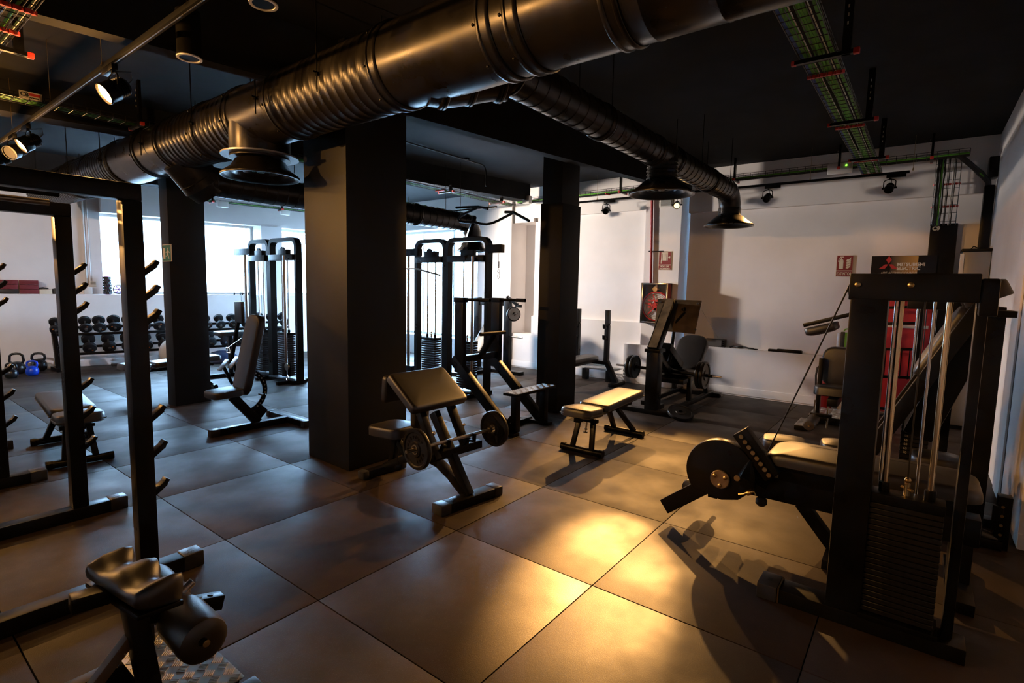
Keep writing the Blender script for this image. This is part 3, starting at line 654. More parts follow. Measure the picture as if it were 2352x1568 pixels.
fr.build('door_frame', CHROME, hc, bev=.002)
MB().b2((6.852, cy1+.03, cz0+.03), (6.855, cy0-.03, cz1-.03)).build('glass_pane', GLASS, hc)
MB().lathe([(.235, 0), (.24, .01), (.23, .02), (.22, .012)], (6.9, yc-.02, cz0+.28), (-1, 0, 0), 40, cap=False).lathe([(.235, -.07), (.24, -.06), (.22, -.06)], (6.9, yc-.02, cz0+.28), (-1, 0, 0), 40, cap=False).build('reel_rim', mat('reel_red', (.6, .03, .02), .4), hc)
hs = MB()
for k in range(6): hs.path(arc((6.93, yc-.02, cz0+.28), .215-k*.026, 0, 360, (0, 1, 0), (0, 0, 1), 30), .012, 7)
hs.build('hose_coil', mat('white_hose', (.75, .73, .70), .5), hc)
sp = MB()
for a in range(0, 360, 60):
    a = math.radians(a+15); sp.bar((6.9, yc-.02, cz0+.28), (6.9, yc-.02+.2*math.cos(a), cz0+.28+.2*math.sin(a)), .02, .008, up=(1, 0, 0))
sp.lathe([(.03, -.01), (.03, .03)], (6.9, yc-.02, cz0+.28), (-1, 0, 0), 14).build('spokes', mat('reel_red', (.6, .03, .02), .4), hc)
MB().tube((6.94, yc, cz1-.015), (6.94, yc, cz1-.12), .022, 12).lathe([(.04, 0), (.045, .01), (.04, .02)], (6.90, yc, cz1-.10), (-1, 0, 0), 14).tube((6.92, yc-.06, cz1-.10), (6.92, yc+.06, cz1-.10), .016, 10).build('valve', BRASS, hc)
for k, s in enumerate(('ROMPASE', 'EN CASO', 'DE FUEGO')):
    text(s, 'lettering', mat('reel_red', (.6, .03, .02), .4), (6.8505, yc+.01, cz0+.36-k*.05), (0, -1, 0), (0, 0, 1), .026, hc, bold=.002)
# along the ledge
LZ_ = .71
rd = thing('radio', 'small silver radio on the long ledge with its aerial out', 'radio', (7.22, .2, LZ_))
ry0, ry1 = oX(1621, 790, 7.2).y, oX(1666, 790, 7.2).y
MB().b2((7.17, ry1, LZ_), (7.27, ry0, LZ_+.125)).build('case', mat('radio_dark', (.03, .03, .03), .4), rd, bev=.008)
MB().b2((7.163, ry1+.05, LZ_+.012), (7.17, ry0-.006, LZ_+.113)).build('speaker_grille', mat('silver_mesh', (.16, .155, .15), .45, .6), rd)
for k in range(3): MB().lathe([(.012, 0), (.010, .014)], (7.168, ry1+.022, LZ_+.03+k*.034), (-1, 0, 0), 12).build('knob', STEEL, rd)
an = oX(1612, 712, 7.22); MB().tube((7.25, ry1+.12, LZ_+.12), (7.22, an.y, an.z), .0028, 6).build('aerial', CHROME, rd)
MB().path([(7.22, ry0, LZ_+.012), (7.2, ry0+.1, LZ_+.008), (7.23, ry0+.22, LZ_+.012), (7.19, ry0+.3, LZ_+.008), (7.24, ry0+.38, LZ_+.006)], .005, 6).build('cable', BLACKC, rd)
p = oX(1600, 789, 7.2); prop(MB().box((7.21, p.y, LZ_+.022), (.05, .08, .044)), 'power_adapter', BLACKC, 'small black power adapter with a tangled cable on the ledge', 'power adapter', bev=.006)
sa = thing('strap_belt', 'black training strap lying crumpled on the ledge', 'strap', (7.22, -.15, LZ_))
ya, yb = oX(1676, 797, 7.2).y, oX(1736, 801, 7.2).y
MB().path([(7.2, ya, LZ_+.012), (7.23, ya-.05, LZ_+.03), (7.2, ya-.12, LZ_+.022), (7.24, (ya+yb)/2, LZ_+.03), (7.2, yb+.1, LZ_+.018), (7.22, yb+.03, LZ_+.014)], .02, 8, flat=.6).build('strap', RUBBER, sa)
MB().lathe([(.022, -.006), (.034, -.006), (.034, .006), (.022, .006)], (7.21, yb+.01, LZ_+.01), n=16, cap=False).build('buckle_ring', STEEL, sa)
ya, yb = oX(1765, 803, 7.2).y, oX(1842, 811, 7.2).y
prop(MB().b2((7.17, yb, LZ_), (7.25, ya, LZ_+.035)).b2((7.18, yb+.01, LZ_+.035), (7.24, ya-.12, LZ_+.045)), 'flat_bar', STEEL, 'flat black bar lying near the end of the ledge', 'bar', bev=.004)
fr_ = thing('foam_roller', 'green, black and white roller standing on end on the ledge', 'roller', (7.24, -1.38, LZ_))
p = oX(1938, 765, 7.22); fy = p.y
MB().lathe([(.05, 0), (.05, .34)], (7.22, fy-.03, LZ_), n=20).build('green_core', mat('lime_foam', (.22, .55, .05), .6), fr_)
MB().b2((7.165, fy-.02, LZ_), (7.20, fy+.03, LZ_+.35)).build('black_strap', BLACKC, fr_, bev=.006)
MB().lathe([(.03, .02), (.03, .33)], (7.22, fy+.045, LZ_), n=14).build('white_edge', WHITEP, fr_)
MB().path([(7.2, fy, LZ_+.36), (7.2, fy-.02, LZ_+.39), (7.2, fy-.06, LZ_+.40), (7.2, fy-.1, LZ_+.37)], .009, 8).build('lime_loop', mat('lime_foam', (.22, .55, .05), .6), fr_)
ex = thing('fire_extinguisher', 'red fire extinguisher with a black hose standing under its sign', 'fire extinguisher', (6.98, -1.22, 0))
ep = oX(1900, 860, 6.98); ey_ = ep.y
MB().lathe([(.07, 0), (.078, .02), (.078, .45), (.06, .52), (.025, .55), (.025, .57)], (6.98, ey_, 0), n=24).build('cylinder', REDP, ex)
MB().tube((6.98, ey_, .57), (6.98, ey_, .62), .02, 12).build('valve', BRASS, ex)
MB().bar((6.98, ey_-.02, .62), (6.96, ey_-.16, .66), .02, .012).bar((6.98, ey_-.02, .60), (6.96, ey_-.13, .59), .02, .01).build('lever', STEEL, ex)
MB().path([(6.98, ey_, .6), (6.96, ey_+.07, .61), (6.95, ey_+.12, .56), (6.94, ey_+.13, .45), (6.94, ey_+.12, .3), (6.94, ey_+.10, .2)], .013, 8).build('hose', BLACKC, ex)
# conduit and box low on the near wall
cd_ = thing('wall_conduit', 'grey conduit with a small box low on the near wall', 'conduit', (5.9, -2.86, .3))
MB().tube((5.9, -2.865, 1.5), (5.9, -2.865, .42), .013, 8).tube((5.8, -2.865, 1.5), (5.8, -2.865, .42), .013, 8).build('pipe', WHITEP, cd_)
MB().b2((5.75, -2.879, .28), (5.95, -2.82, .42)).build('box', GRILLE, cd_, bev=.01)
MB().tube((5.85, -2.865, .28), (5.85, -2.865, .03), .010, 8).build('tail', WHITEP, cd_)
# emergency exit sign on the second column
xs = thing('exit_sign', 'green running man exit sign on the column by the windows', 'sign', (1.22, 5.12, 1.95))
q0, q1 = oX(374, 562, 1.215), oX(395, 600, 1.215)
GS = mat('exit_green', (.02, .16, .09), .5)
MB().b2((1.209, q1.y, q1.z), (1.2195, q0.y, q0.z)).build('plate', CREAM, xs)
MB().b2((1.207, q1.y+.008, q1.z+.008), (1.209, q0.y-.008, q0.z-.008)).build('green_field', GS, xs)
mb = MB(); yy, zz = (q0.y+q1.y)/2, (q0.z+q1.z)/2; ww, hh = (q0.y-q1.y), (q0.z-q1.z)
def PG(pts): mb.prism([(a*ww, b*hh) for a, b in pts], (1.2065, yy, zz), (0, -1, 0), (0, 0, 1), .0015)
PG([(-.38, -.34), (-.16, -.34), (-.16, .30), (-.38, .30)]); PG([(.14, .18), (.22, .18), (.22, .30), (.14, .30)]); PG([(.05, -.06), (.18, -.06), (.24, .16), (.12, .16)])
PG([(.06, -.05), (.16, -.08), (.02, -.22), (-.12, -.20), (-.12, -.15), (0, -.16)]); PG([(.10, -.06), (.20, -.06), (.30, -.34), (.24, -.34)]); PG([(-.10, .0), (-.07, .06), (.14, .14), (.12, .06)]); PG([(.22, .14), (.36, .02), (.33, -.02), (.19, .08)])
mb.build('pictogram', CREAM, xs)
# tag on the crossing tray
tg = thing('tray_label', 'small cream C8 tag on the cable tray over the racks', 'label', (-.3, 3.9, 3.17))
q = oY(70, 220, 3.94); MB().b2((q.x-.075, 3.936, q.z-.03), (q.x+.075, 3.94, q.z+.03)).build('plate', CREAM, tg)
text('parettsa', 'lettering', BLACKC, (q.x-.012, 3.935, q.z-.022), (1, 0, 0), (0, 0, 1), .014, tg, align='LEFT', bold=.001)
text('C8', 'lettering', BLACKC, (q.x-.068, 3.935, q.z-.012), (1, 0, 0), (0, 0, 1), .032, tg, align='LEFT', bold=.002)
MB().b2((q.x-.012, 3.9345, q.z-.002), (q.x+.065, 3.936, q.z+.02)).build('red_block', mat('reel_red', (.6, .03, .02), .4), tg)
MB().tube((q.x, 3.945, q.z-.05), (q.x, 3.945, q.z+.04), .003, 5).build('tie', BLACKC, tg)
# conduits on the ceiling bay beyond the beam
for k, (y, x0, x1, lab) in enumerate(((3.3, 2.4, 5.1, 'thin black conduit bending down from the ceiling bay behind the big column'),)):
    t = thing('ceiling_conduit', lab, 'conduit', (x1, y, 3.2))
    MB().path([(x0, y, 3.47), (x1-.1, y, 3.47)]+arc((x1-.1, y, 3.37), .1, 90, 0, (1, 0, 0), (0, 0, 1), 5)+[(x1, y, 3.16)], .012, 8).build('pipe', STEEL2, t)
    MB().box(((x0+x1)/2+.9, y, 3.485), (.05, .06, .03)).build('saddle', STEEL, t)

# ================================================================ MACHINES AND BENCHES
def part(mb, name, m_, t, bev=.004, **k): return mb.build(name, m_, t, bev, **k)
def treadplate(t, x0, x1, y0, y1, z, name='tread_plate', pitch=.055, R=None, c=None):
    """aluminium plate with raised five-bar pattern"""
    mb = MB(); cx, cy = (x0+x1)/2, (y0+y1)/2
    c = V((cx, cy, z)) if c is None else V(c)
    def q(x, y, zz, s, rot=0.):
        p = V((x-cx, y-cy, zz)); Rz = Matrix.Rotation(rot, 3, 'Z')
        mb.box(c+(R @ p if R else p), s, (R @ Rz) if R else Rz)
    q(cx, cy, -.002, (x1-x0, y1-y0, .004))
    nx, ny = max(1, int((x1-x0)/pitch)), max(1, int((y1-y0)/pitch))
    px_, py_ = (x1-x0)/nx, (y1-y0)/ny
    for i in range(nx):
        for j in range(ny):
            rot = PI/4 if (i+j) % 2 else -PI/4
            for k in (-2, -1, 0, 1, 2):
                o_ = k*pitch*.155
                q(x0+(i+.5)*px_-o_*math.sin(rot), y0+(j+.5)*py_+o_*math.cos(rot), .0008, (pitch*.62, pitch*.07, .0035), rot)
    return part(mb, name, mat('tread_aluminium', (.50, .47, .43), .3, 1.0, var=.15, scale=8), t, 0)
def stack(t, cx, cy, z0, n, sx, sy, pitch, rods=True, rod_top=2.0, along='y', nums=False, rod_r=.011, spread=.30, rod_m=None):
    pm = MB().box((cx, cy, z0+pitch*.46), (sx, sy, pitch*.86)).build('weight_plate', IRON, t, bev=.0025, seg=1)
    for k in range(1, n):
        o = pm.copy(); C.objects.link(o); o.parent = t; o.location = (0, 0, pitch*k)
    zt = z0+pitch*n
    part(MB().box((cx, cy, zt+.022), (sx*1.02, sy*1.02, .044)), 'top_plate', STEEL, t)
    for s in (-1, 1):
        p = V((cx, cy, 0))+(V((0, s*sy*spread, 0)) if along == 'y' else V((s*sx*spread, 0, 0)))
        part(MB().tube((p.x, p.y, zt+.04), (p.x, p.y, zt+.09), rod_r*1.9, 14), 'bushing', STEEL, t)
        if rods: part(MB().tube((p.x, p.y, z0-.03), (p.x, p.y, rod_top), rod_r, 14), 'guide_rod', rod_m or CHROME, t, 0)
    part(MB().tube((cx, cy, zt+.04), (cx, cy, zt+.10), .012, 10).tube((cx-.02, cy-.02, zt+.075), (cx+.02, cy+.02, zt+.075), .008, 8).ball((cx, cy, zt+.115), .014, 10, 6), 'cable_bolt', BRASS, t, 0)
    part(MB().tube((cx, cy, zt+.11), (cx, cy, rod_top), .0035, 6), 'cable', BLACKC, t, 0)
    return zt
def plate_prof(r, th):
    return [(.026, -th/2), (r*.36, -th/2), (r*.40, -th*.30), (r*.80, -th*.30), (r*.85, -th/2), (r*.97, -th/2), (r, -th*.3), (r, th*.3), (r*.97, th/2), (r*.85, th/2), (r*.80, th*.30), (r*.40, th*.30), (r*.36, th/2), (.026, th/2)]
def wplate(mb, c, ax, r, th): return mb.lathe(plate_prof(r, th)+[(.026, -th/2)], c, ax, 36, cap=False)

# ---- squat racks
t = rack = thing('squat_rack', 'black squat rack standing nearest, its posts lit gold along one edge', 'squat rack', (-.46, 1.44, 0), 'squat racks')
for y in (.80, 2.0):
    yc = y+.0425
    up = part(MB().b2((-.505, y, .08), (-.42, y+.085, 1.965)), 'upright', STEEL2, t, .006)
    hm = MB()
    for k in range(9): hm.lathe([(.010, 0), (.012, .0015), (.008, .002)], (-.5045, yc, .30+k*.1), (-1, 0, 0), 12)
    hm.build('adjustment_hole', BLACKC, up)
    part(MB().b2((-1.84, y, .08), (-1.755, y+.085, 1.965)), 'upright', STEEL2, t, .006)
    part(MB().b2((-1.84, y, 1.965), (-.42, y+.085, 2.045)), 'top_beam', STEEL, t, .006)
    part(MB().b2((-1.9, y-.005, 0), (-.30, y+.09, .08)), 'base_beam', STEEL2, t, .006)
    cp = part(MB().b2((-.305, y-.009, 0), (-.205, y+.094, .085)), 'foot_cap', mat('foot_cap_plastic', (.035, .035, .037), .32), t, .008)
    part(MB().box((-.255, yc, .0855), (.022, .035, .001)), 'cap_logo', BLACKC, cp, 0)
    for z in (1.665, 1.54, 1.415, .915, .725, .52):
        k = MB().bar((-.425, yc, z-.055), (-.365, yc, z-.008), .05, .028).bar((-.374, yc, z-.016), (-.355, yc, z+.012), .05, .024)
        part(k, 'hook', STEEL2, t, .005)
for z in (.04, 1.93): part(MB().b2((-1.83, .88, z-.035), (-1.765, 2.0, z+.035)), 'crossbar', STEEL, t)
part(MB().tube((-1.8, 1.50, 1.985), (-.63, 1.50, 1.985), .017, 14), 'pull_up_bar', BRUSHED, t, 0)
part(MB().tube((-1.8, 1.62, 2.05), (-.56, 1.62, 2.05), .017, 14), 'pull_up_bar', STEEL, t, 0)
for s in (1.50, 1.62): part(MB().b2((-1.835, s-.03, 1.9), (-1.765, s+.03, 2.09)), 'bar_mount', STEEL, t)
dup(rack, V((-.46-.215, 1.44+2.27, 0)), 'squat rack farther back, only its base beams in view')

# ---- adjustable flat bench (built along +x from its seat end) and its twin
def bench(loc, lbl, rot=0.):
    t = thing('adjustable_bench', lbl, 'bench', (0, 0, 0), 'adjustable benches')
    VG = VINYL
    Rb = euler(0, -.035, 0); bp = part(MB().pad((.62, 0, .435), .88, .33, .075, Rb, .05, .014, .03), 'back_pad', VG, t, 0, sharp=60)
    part(MB().path([Rb @ p + V((.62, 0, .415)) for p in [V((a*.385, b*.165, 0)) for a, b in ((-1.1, -1), (1.1, -1), (1.1, 1), (-1.1, 1))]], .005, 6, closed=True), 'piping', PIPING, bp, 0)
    Rs = euler(0, .07, 0); sp = part(MB().pad((-.015, 0, .415), .34, .33, .085, Rs, .075, .016, .035, taper=1.0), 'seat_pad', VG, t, 0, sharp=60)
    part(MB().path([Rs @ p + V((-.015, 0, .40)) for p in [V((a*.165, b*.165, 0)) for a, b in ((-.8, -1), (1, -1), (1, 1), (-.8, 1), (-1, .7), (-1, -.7))]], .005, 6, closed=True), 'piping', PIPING, sp, 0)
    part(MB().tube((0, -.20, .033), (0, .20, .033), .032, 16), 'foot_tube', STEEL2, t, 0)
    part(MB().tube((.92, -.20, .033), (.92, .20, .033), .032, 16), 'foot_tube', STEEL2, t, 0)
    for x in (0, .92):
        for s in (-1, 1): part(MB().tube((x, s*.185, .034), (x, s*.228, .034), .0355, 16), 'end_cap', STEEL, t, 0)
    for s in (-1, 1):
        part(MB().bar((.0, s*.105, .05), (.075, s*.075, .335), .045, .035, up=(1, 0, 0)), 'front_leg', STEEL2, t)
        part(MB().bar((.92, s*.12, .05), (.62, s*.055, .345), .045, .04, up=(1, 0, 0)), 'rear_leg', STEEL2, t)
    part(MB().b2((-.12, -.03, .325), (.5, .03, .365)).b2((.3, -.055, .33), (.98, .055, .375)), 'spine', STEEL, t)
    part(MB().b2((.05, -.12, .30), (.10, .12, .33)), 'seat_crossbar', STEEL, t)
    mb = MB().path([(.20, -.055, .36), (.22, -.055, .32), (.23, -.06, .22), (.17, -.07, .33)], .02, 8)
    part(MB().tube((.085, 0, .30), (.06, 0, .20), .008, 8).lathe([(.008, 0), (.02, .004), (.018, .012), (.009, .016), (.009, .03), (.022, .034), (.02, .045)], (.068, 0, .235), (-.2, 0, -1), 14), 'pull_pin', BRUSHED, t, 0)
    part(MB().tube((.22, -.09, .385), (.22, .09, .385), .011, 10).tube((.22, -.10, .385), (.22, -.085, .385), .018, 10), 'hinge_pin', BRASS, t, 0)
    t.location = loc; t.rotation_euler = (0, 0, rot); ORG[t] = V(loc)
    return t
fb = bench((2.965, .205, 0), 'flat adjustable bench in the lamplight before the slender column')
dup(fb, V((-.15, 3.32, 0)), 'flat adjustable bench behind the posts of the nearest squat rack', PI/2-.08)
dup(fb, V((1.12, 6.05, 0)), 'flat bench partly hidden behind the column with the exit sign', 0.03)

# ---- preacher curl bench and its barbell
t = thing('preacher_curl_bench', 'preacher curl bench with a broad sloping arm pad beside the big column', 'curl bench', (1.38, .7, 0))
cx = 1.38
part(MB().bar((1.16, .255, .036), (1.60, .205, .036), .105, .065), 'front_foot', STEEL2, t, .008)
for a, b in (((1.08, .264, .037), (1.17, .254, .037)), ((1.59, .206, .037), (1.67, .197, .037))): part(MB().bar(a, b, .115, .072), 'foot_cap', mat('foot_cap_plastic', (.035, .035, .037), .32), t, .012)
part(MB().bar((cx, .235, .06), (cx, .60, .62), .055, .07, up=(0, 1, 0)), 'main_post', STEEL2, t, .006)
pts = [(cx, .26, .06), (cx, .42, .175), (cx, .54, .235), (cx, .66, .255), (cx, .80, .235), (cx, .98, .16), (cx, 1.16, .075)]
sp = MB()
for a, b in zip(pts, pts[1:]):
    d = (V(b)-V(a)).normalized()*.008; sp.bar(V(a)-d, V(b)+d, .06, .06)
part(sp, 'curved_spine', STEEL2, t, .006)
part(MB().bar((1.20, 1.22, .035), (1.55, 1.19, .035), .07, .06), 'rear_foot', STEEL2, t, .008)
for x, y in ((1.19, 1.22), (1.56, 1.19)): part(MB().box((x, y, .036), (.06, .08, .068)), 'foot_cap', mat('foot_cap_plastic', (.035, .035, .037), .32), t, .012)
part(MB().bar((cx, 1.10, .07), (cx, 1.03, .37), .055, .055, up=(0, 1, 0)), 'seat_post', STEEL, t)
part(MB().bar((cx, .9, .21), (cx, 1.06, .35), .04, .05), 'seat_brace', STEEL2, t)
part(MB().pad((cx-.02, 1.03, .415), .31, .36, .085, euler(-.06, 0, 0), .06, .014, .03), 'seat_pad', VINYL, t, 0, sharp=60)
ang = math.atan2(.215, .285)
part(MB().pad((cx-.005, .66, .795), .56, .37, .065, euler(ang, 0, -.02), .03, .006, .022), 'arm_pad', VINYL, t, 0, sharp=60)
part(MB().pad((cx-.005, .842, .80), .56, .21, .05, euler(PI/2+.10, 0, -.02), .03, .004, .022), 'pad_flap', VINYL, t, 0, sharp=60)
for x in (1.22, 1.535): part(MB().bar((x, .40, .33), (x, .60, .69), .06, .05, up=(0, 1, 0)), 'support_upright', STEEL2, t, .006)
part(MB().bar((1.02, .445, .345), (1.66, .375, .36), .05, .06), 'bar_rest_beam', STEEL2, t, .006)
part(MB().bar((1.07, .43, .345), (1.05, .36, .345), .04, .05), 'beam_end', STEEL, t)
for x, y in ((1.26, .385), (1.50, .355)):
    part(MB().bar((x, y+.03, .37), (x, y-.005, .44), .03, .02).bar((x, y-.005, .425), (x, y-.055, .43), .03, .018).bar((x, y-.055, .425), (x, y-.062, .485), .03, .016), 'bar_cup', STEEL, t, .004)
for x in (1.22, 1.535): part(MB().lathe([(.014, 0), (.012, .01)], (x, .44, .52), (0, -1, .55), 12), 'bolt', BRUSHED, t, 0)
part(MB().pad((cx+.02, .78, .56), .15, .2, .06, euler(PI/2, 0, 0), .05, .01, .02), 'chest_pad', VINYL, t, 0, sharp=60)
b = thing('barbell', 'loaded barbell resting on the preacher curl bench', 'barbell', (1.37, .35, .33))
A, Bq = V((.90, .372, .47)), V((1.83, .292, .475)); ax = (Bq-A).normalized()
part(MB().tube(A, Bq, .0125, 14), 'bar', BRUSHED, b, 0)
part(MB().tube(A+ax*.13, A+ax*.15, .022, 14).tube(Bq-ax*.15, Bq-ax*.13, .022, 14), 'bar_collar', BRUSHED, b, 0)
for c_, s in ((A+ax*.09, -1), (Bq-ax*.09, 1)):
    wp = part(wplate(MB(), c_, ax, .142, .036), 'weight_plate', IRON, b, 0, sharp=40)
    part(MB().lathe([(.026, -.021), (.034, -.021), (.034, .021), (.026, .021), (.026, -.021)], c_, ax, 24, cap=False), 'hub_ring', BRUSHED, wp, 0)
    if s < 0:
        ux = V((ax.y, -ax.x, 0)).normalized(); ux = V((0, -1, 0))+ax*ax.y; ux.normalize()
        for txt, a0, st in (('OMASPORT', 190, -21), ('10KG', -75, 20)):
            for k, ch in enumerate(txt):
                aa = math.radians(a0+st*k); rad = (ux*math.cos(aa)+V((0, 0, 1))*math.sin(aa))
                upv = rad if st < 0 else -rad; tx = upv.cross(-ax)
                text(ch, 'lettering', STEEL2, c_-ax*.0125+rad*.085-upv*.01, tx, upv, .02, wp, bold=.001)
# ---- upright adjustable bench
t = thing('incline_bench', 'adjustable bench with its backrest raised upright, left of the big column', 'bench', (1.35, 3.35, 0))
y = 3.35
part(MB().b2((.98, y-.035, 0), (1.74, y+.035, .07)), 'base_beam', STEEL2, t, .006)
part(MB().b2((.90, y-.042, 0), (.99, y+.042, .075)), 'foot_cap', WHITEP if False else mat('foot_cap_plastic', (.035, .035, .037), .32), t, .008)
part(MB().b2((1.72, y-.33, 0), (1.79, y+.37, .07)), 'rear_foot', STEEL2, t, .006)
for yy in (y-.35, y+.39): part(MB().box((1.755, yy, .037), (.08, .07, .075)), 'foot_cap', mat('foot_cap_plastic', (.035, .035, .037), .32), t, .008)
part(MB().bar((1.40, y, .065), (1.14, y, .385), .06, .09), 'main_post', STEEL2, t, .006)
part(MB().pad((1.06, y, .435), .31, .30, .07, euler(0, -.05, 0), .06, .012, .03), 'seat_pad', VINYL, t, 0, sharp=60)
d = V((1.43-1.235, 0, 1.215-.40)); an = math.atan2(d.x, d.z)
part(MB().pad((1.325, y, .815), .86, .28, .085, euler(0, -(PI/2-an), 0), .10, .012, .035), 'back_pad', VINYL, t, 0, sharp=60)
part(MB().bar((1.27, y, .40), (1.40, y, .95), .05, .035), 'back_frame', STEEL, t)
ac_ = MB(); cc = (1.27, y, .47); pr_ = []
for k in range(15):
    a = math.radians(62-k*10); pr_.append((1.27+.245*math.cos(a)-1.27, .245*math.sin(a)))
for k in range(14, -1, -1):
    a = math.radians(62-k*10); pr_.append((.195*math.cos(a), .195*math.sin(a)))
ac_.prism(pr_, (1.27, y+.006, .42), (1, 0, 0), (0, 0, 1), .012)
ar = part(ac_, 'adjuster_arc', STEEL, t, .001)
hm = MB()
for k in range(11):
    a = math.radians(56-k*11); hm.lathe([(.0085, -.0075), (.0085, .0075)], (1.27+.22*math.cos(a), y, .42+.22*math.sin(a)), (0, 1, 0), 10)
hm.build('arc_hole', GRILLE, ar)
part(MB().bar((1.38, y, .13), (1.47, y, .22), .05, .10), 'arc_mount', STEEL, t)
part(MB().tube((1.45, y-.05, .36), (1.45, y+.05, .36), .012, 10).ball((1.45, y-.06, .36), .02, 10, 8), 'lock_pin', STEEL, t, 0)

# ---- dip station
t = thing('dip_station', 'black dip station with a tread plate step in front of the slender column', 'dip station', (3.3, 1.5, 0))
for x, z1 in ((3.0, 1.42), (3.65, 1.415)):
    part(MB().b2((x-.035, 1.785, .60), (x+.035, 1.91, z1)), 'upright', STEEL2, t, .006)
    part(MB().b2((x-.042, 1.775, z1-.02), (x+.042, 1.92, z1+.035)), 'post_cap', STEEL, t, .006)
    part(MB().tube((x, 1.79, z1+.015), (x, 1.42, z1+.015), .018, 14), 'handle', STEEL, t, 0)
    part(MB().tube((x, 1.42, z1+.015), (x, 1.55, z1+.015), .022, 14), 'grip', RUBBER, t, 0)
    part(MB().bar((x, 1.95, .75), (x, 1.12, .03), .075, .11), 'diagonal_leg', STEEL2, t, .006)
    part(MB().b2((x-.05, 1.02, 0), (x+.05, 1.42, .035)), 'foot', STEEL2, t, .006)
    part(MB().bar((x+.03, 1.24, .03), (x+.03, 1.11, .19), .012, .05), 'gusset', STEEL2, t, .002)
part(MB().b2((3.03, 1.80, .72), (3.62, 1.87, .79)), 'cross_beam', STEEL2, t)
part(MB().b2((2.98, 1.30, .0), (3.68, 1.36, .05)), 'base_tie', STEEL2, t)
part(MB().bar((3.3, 1.80, .76), (3.3, 1.60, 1.03), .05, .05), 'strut', STEEL, t)
part(MB().tube((3.06, 1.60, 1.05), (3.50, 1.60, 1.05), .022, 14), 'lower_grip', RUBBER, t, 0)
for x in (3.06, 3.60): part(MB().b2((x-.04, 1.05, .03), (x+.04, 1.12, .44)), 'step_post', STEEL2, t)
treadplate(t, 2.96, 3.70, 1.0, 1.17, .466, pitch=.05)
part(MB().b2((2.95, .995, .435), (3.71, 1.175, .462)), 'step_frame', STEEL, t)

# ---- cable towers
def tower(lbl):
    t = thing('cable_tower', lbl, 'cable machine', (3.1, 6.15, 0), 'cable towers')
    H = 2.25
    for y0, y1 in ((6.19, 6.80), (5.36, 6.13)):
        r = .11
        pts = [(3.1, y0, .0), (3.1, y0, H-r)]+[V((3.1, y0+r, H-r))+V((0, -r*math.cos(math.radians(a)), r*math.sin(math.radians(a)))) for a in (18, 36, 54, 72, 90)]
        pts += [V((3.1, y1-r, H-r))+V((0, r*math.sin(math.radians(a)), r*math.cos(math.radians(a)))) for a in (0, 18, 36, 54, 72)]+[V((3.1, y1, H-r)), V((3.1, y1, 0))]
        mb = MB()
        for a, b in zip(pts, pts[1:]):
            a = V(a); b = V(b); d = (b-a).normalized()*.004; mb.bar(a-d, b+d, .06, .10, up=(1, 0, 0))
        part(mb, 'hoop_frame', STEEL2, t, 0)
        part(MB().b2((3.02, y0+.03, 1.93), (3.18, y1-.03, 2.02)), 'top_cross_plate', STEEL2, t)
        part(MB().b2((2.98, y0+.02, 0), (3.22, y1-.02, .06)), 'base_plate', STEEL, t)
        yc = (y0+y1)/2
        stack(t, 3.1, yc, .10, 18, .15, .28, .036, rod_top=1.95, rod_r=.011)
        part(MB().lathe([(.05, -.012), (.055, -.012), (.045, 0), (.055, .012), (.05, .012)], (3.1, yc+.05, 2.09), (1, 0, 0), 20), 'pulley', STEEL, t, 0)
        part(MB().b2((3.06, yc-.12, 2.02), (3.14, yc+.12, 2.10)), 'pulley_box', STEEL, t)
    part(MB().b2((3.05, 6.75, 2.04), (3.15, 7.32, 2.15)), 'cable_arm', STEEL, t, .008)
    part(MB().tube((3.1, 7.02, .3), (3.1, 7.02, 2.05), .025, 14), 'chrome_column', CHROME, t, 0)
    part(MB().b2((3.05, 6.9, 0), (3.15, 7.12, .3)), 'column_shoe', STEEL, t)
    part(MB().tube((3.1, 7.22, 2.05), (3.1, 7.20, 1.2), .004, 6), 'cable', BLACKC, t, 0)
    part(MB().tube((2.98, 5.55, .3), (2.98, 5.55, 2.0), .022, 14), 'chrome_column', CHROME, t, 0)
    part(MB().b2((2.93, 5.50, .12), (3.03, 5.60, .34)), 'column_shoe', STEEL, t)
    part(MB().lathe([(.05, -.012), (.055, -.012), (.045, 0), (.055, .012), (.05, .012)], (2.94, 5.46, .28), (1, 0, 0), 20), 'low_pulley', CHROME, t, 0)
    part(MB().path([(2.95, 5.48, .25), (2.95, 5.48, .14)], .006, 6).path(arc((2.95, 5.48, .10), .03, 0, 360, (0, 1, 0), (0, 0, 1.5), 10), .005, 6), 'carabiner', CHROME, t, 0)
    for yy in (5.5, 6.13, 6.76): part(MB().b2((2.80, yy, 0), (3.4, yy+.06, .05)), 'floor_beam', STEEL, t)
    return t
tw = tower('cable tower with two weight stacks in front of the windows')
tw2 = dup(tw, V((4.3, 3.33, 0)), 'cable tower with two weight stacks beyond the big column, under the chin-up bars')
t = thing('chin_up_bars', 'multi grip chin-up bars bolted above the farther cable tower', 'chin-up bars', (4.3, 3.0, 2.1))
def qx(px, py, x): return oX(px, py, x)
part(MB().bar(qx(1074, 548, 4.30), qx(1090, 497, 4.18), .05, .05), 'bracket', STEEL2, t)
part(MB().path([qx(1048, 477, 4.05), qx(1099, 475, 4.0), qx(1120, 479, 3.95)], .018, 10), 'grip', STEEL, t, 0)
part(MB().path([qx(1099, 476, 4.0), qx(1075, 487, 4.05), qx(1057, 497, 4.1), qx(1053, 503, 4.12), qx(1056, 508, 4.14), qx(1067, 510, 4.15), qx(1090, 510, 4.18), qx(1105, 514, 4.18), qx(1118, 515, 4.18), qx(1131, 512, 4.18), qx(1145, 506, 4.16), qx(1178, 489, 4.1)], .017, 10), 'main_bar', STEEL, t, 0)
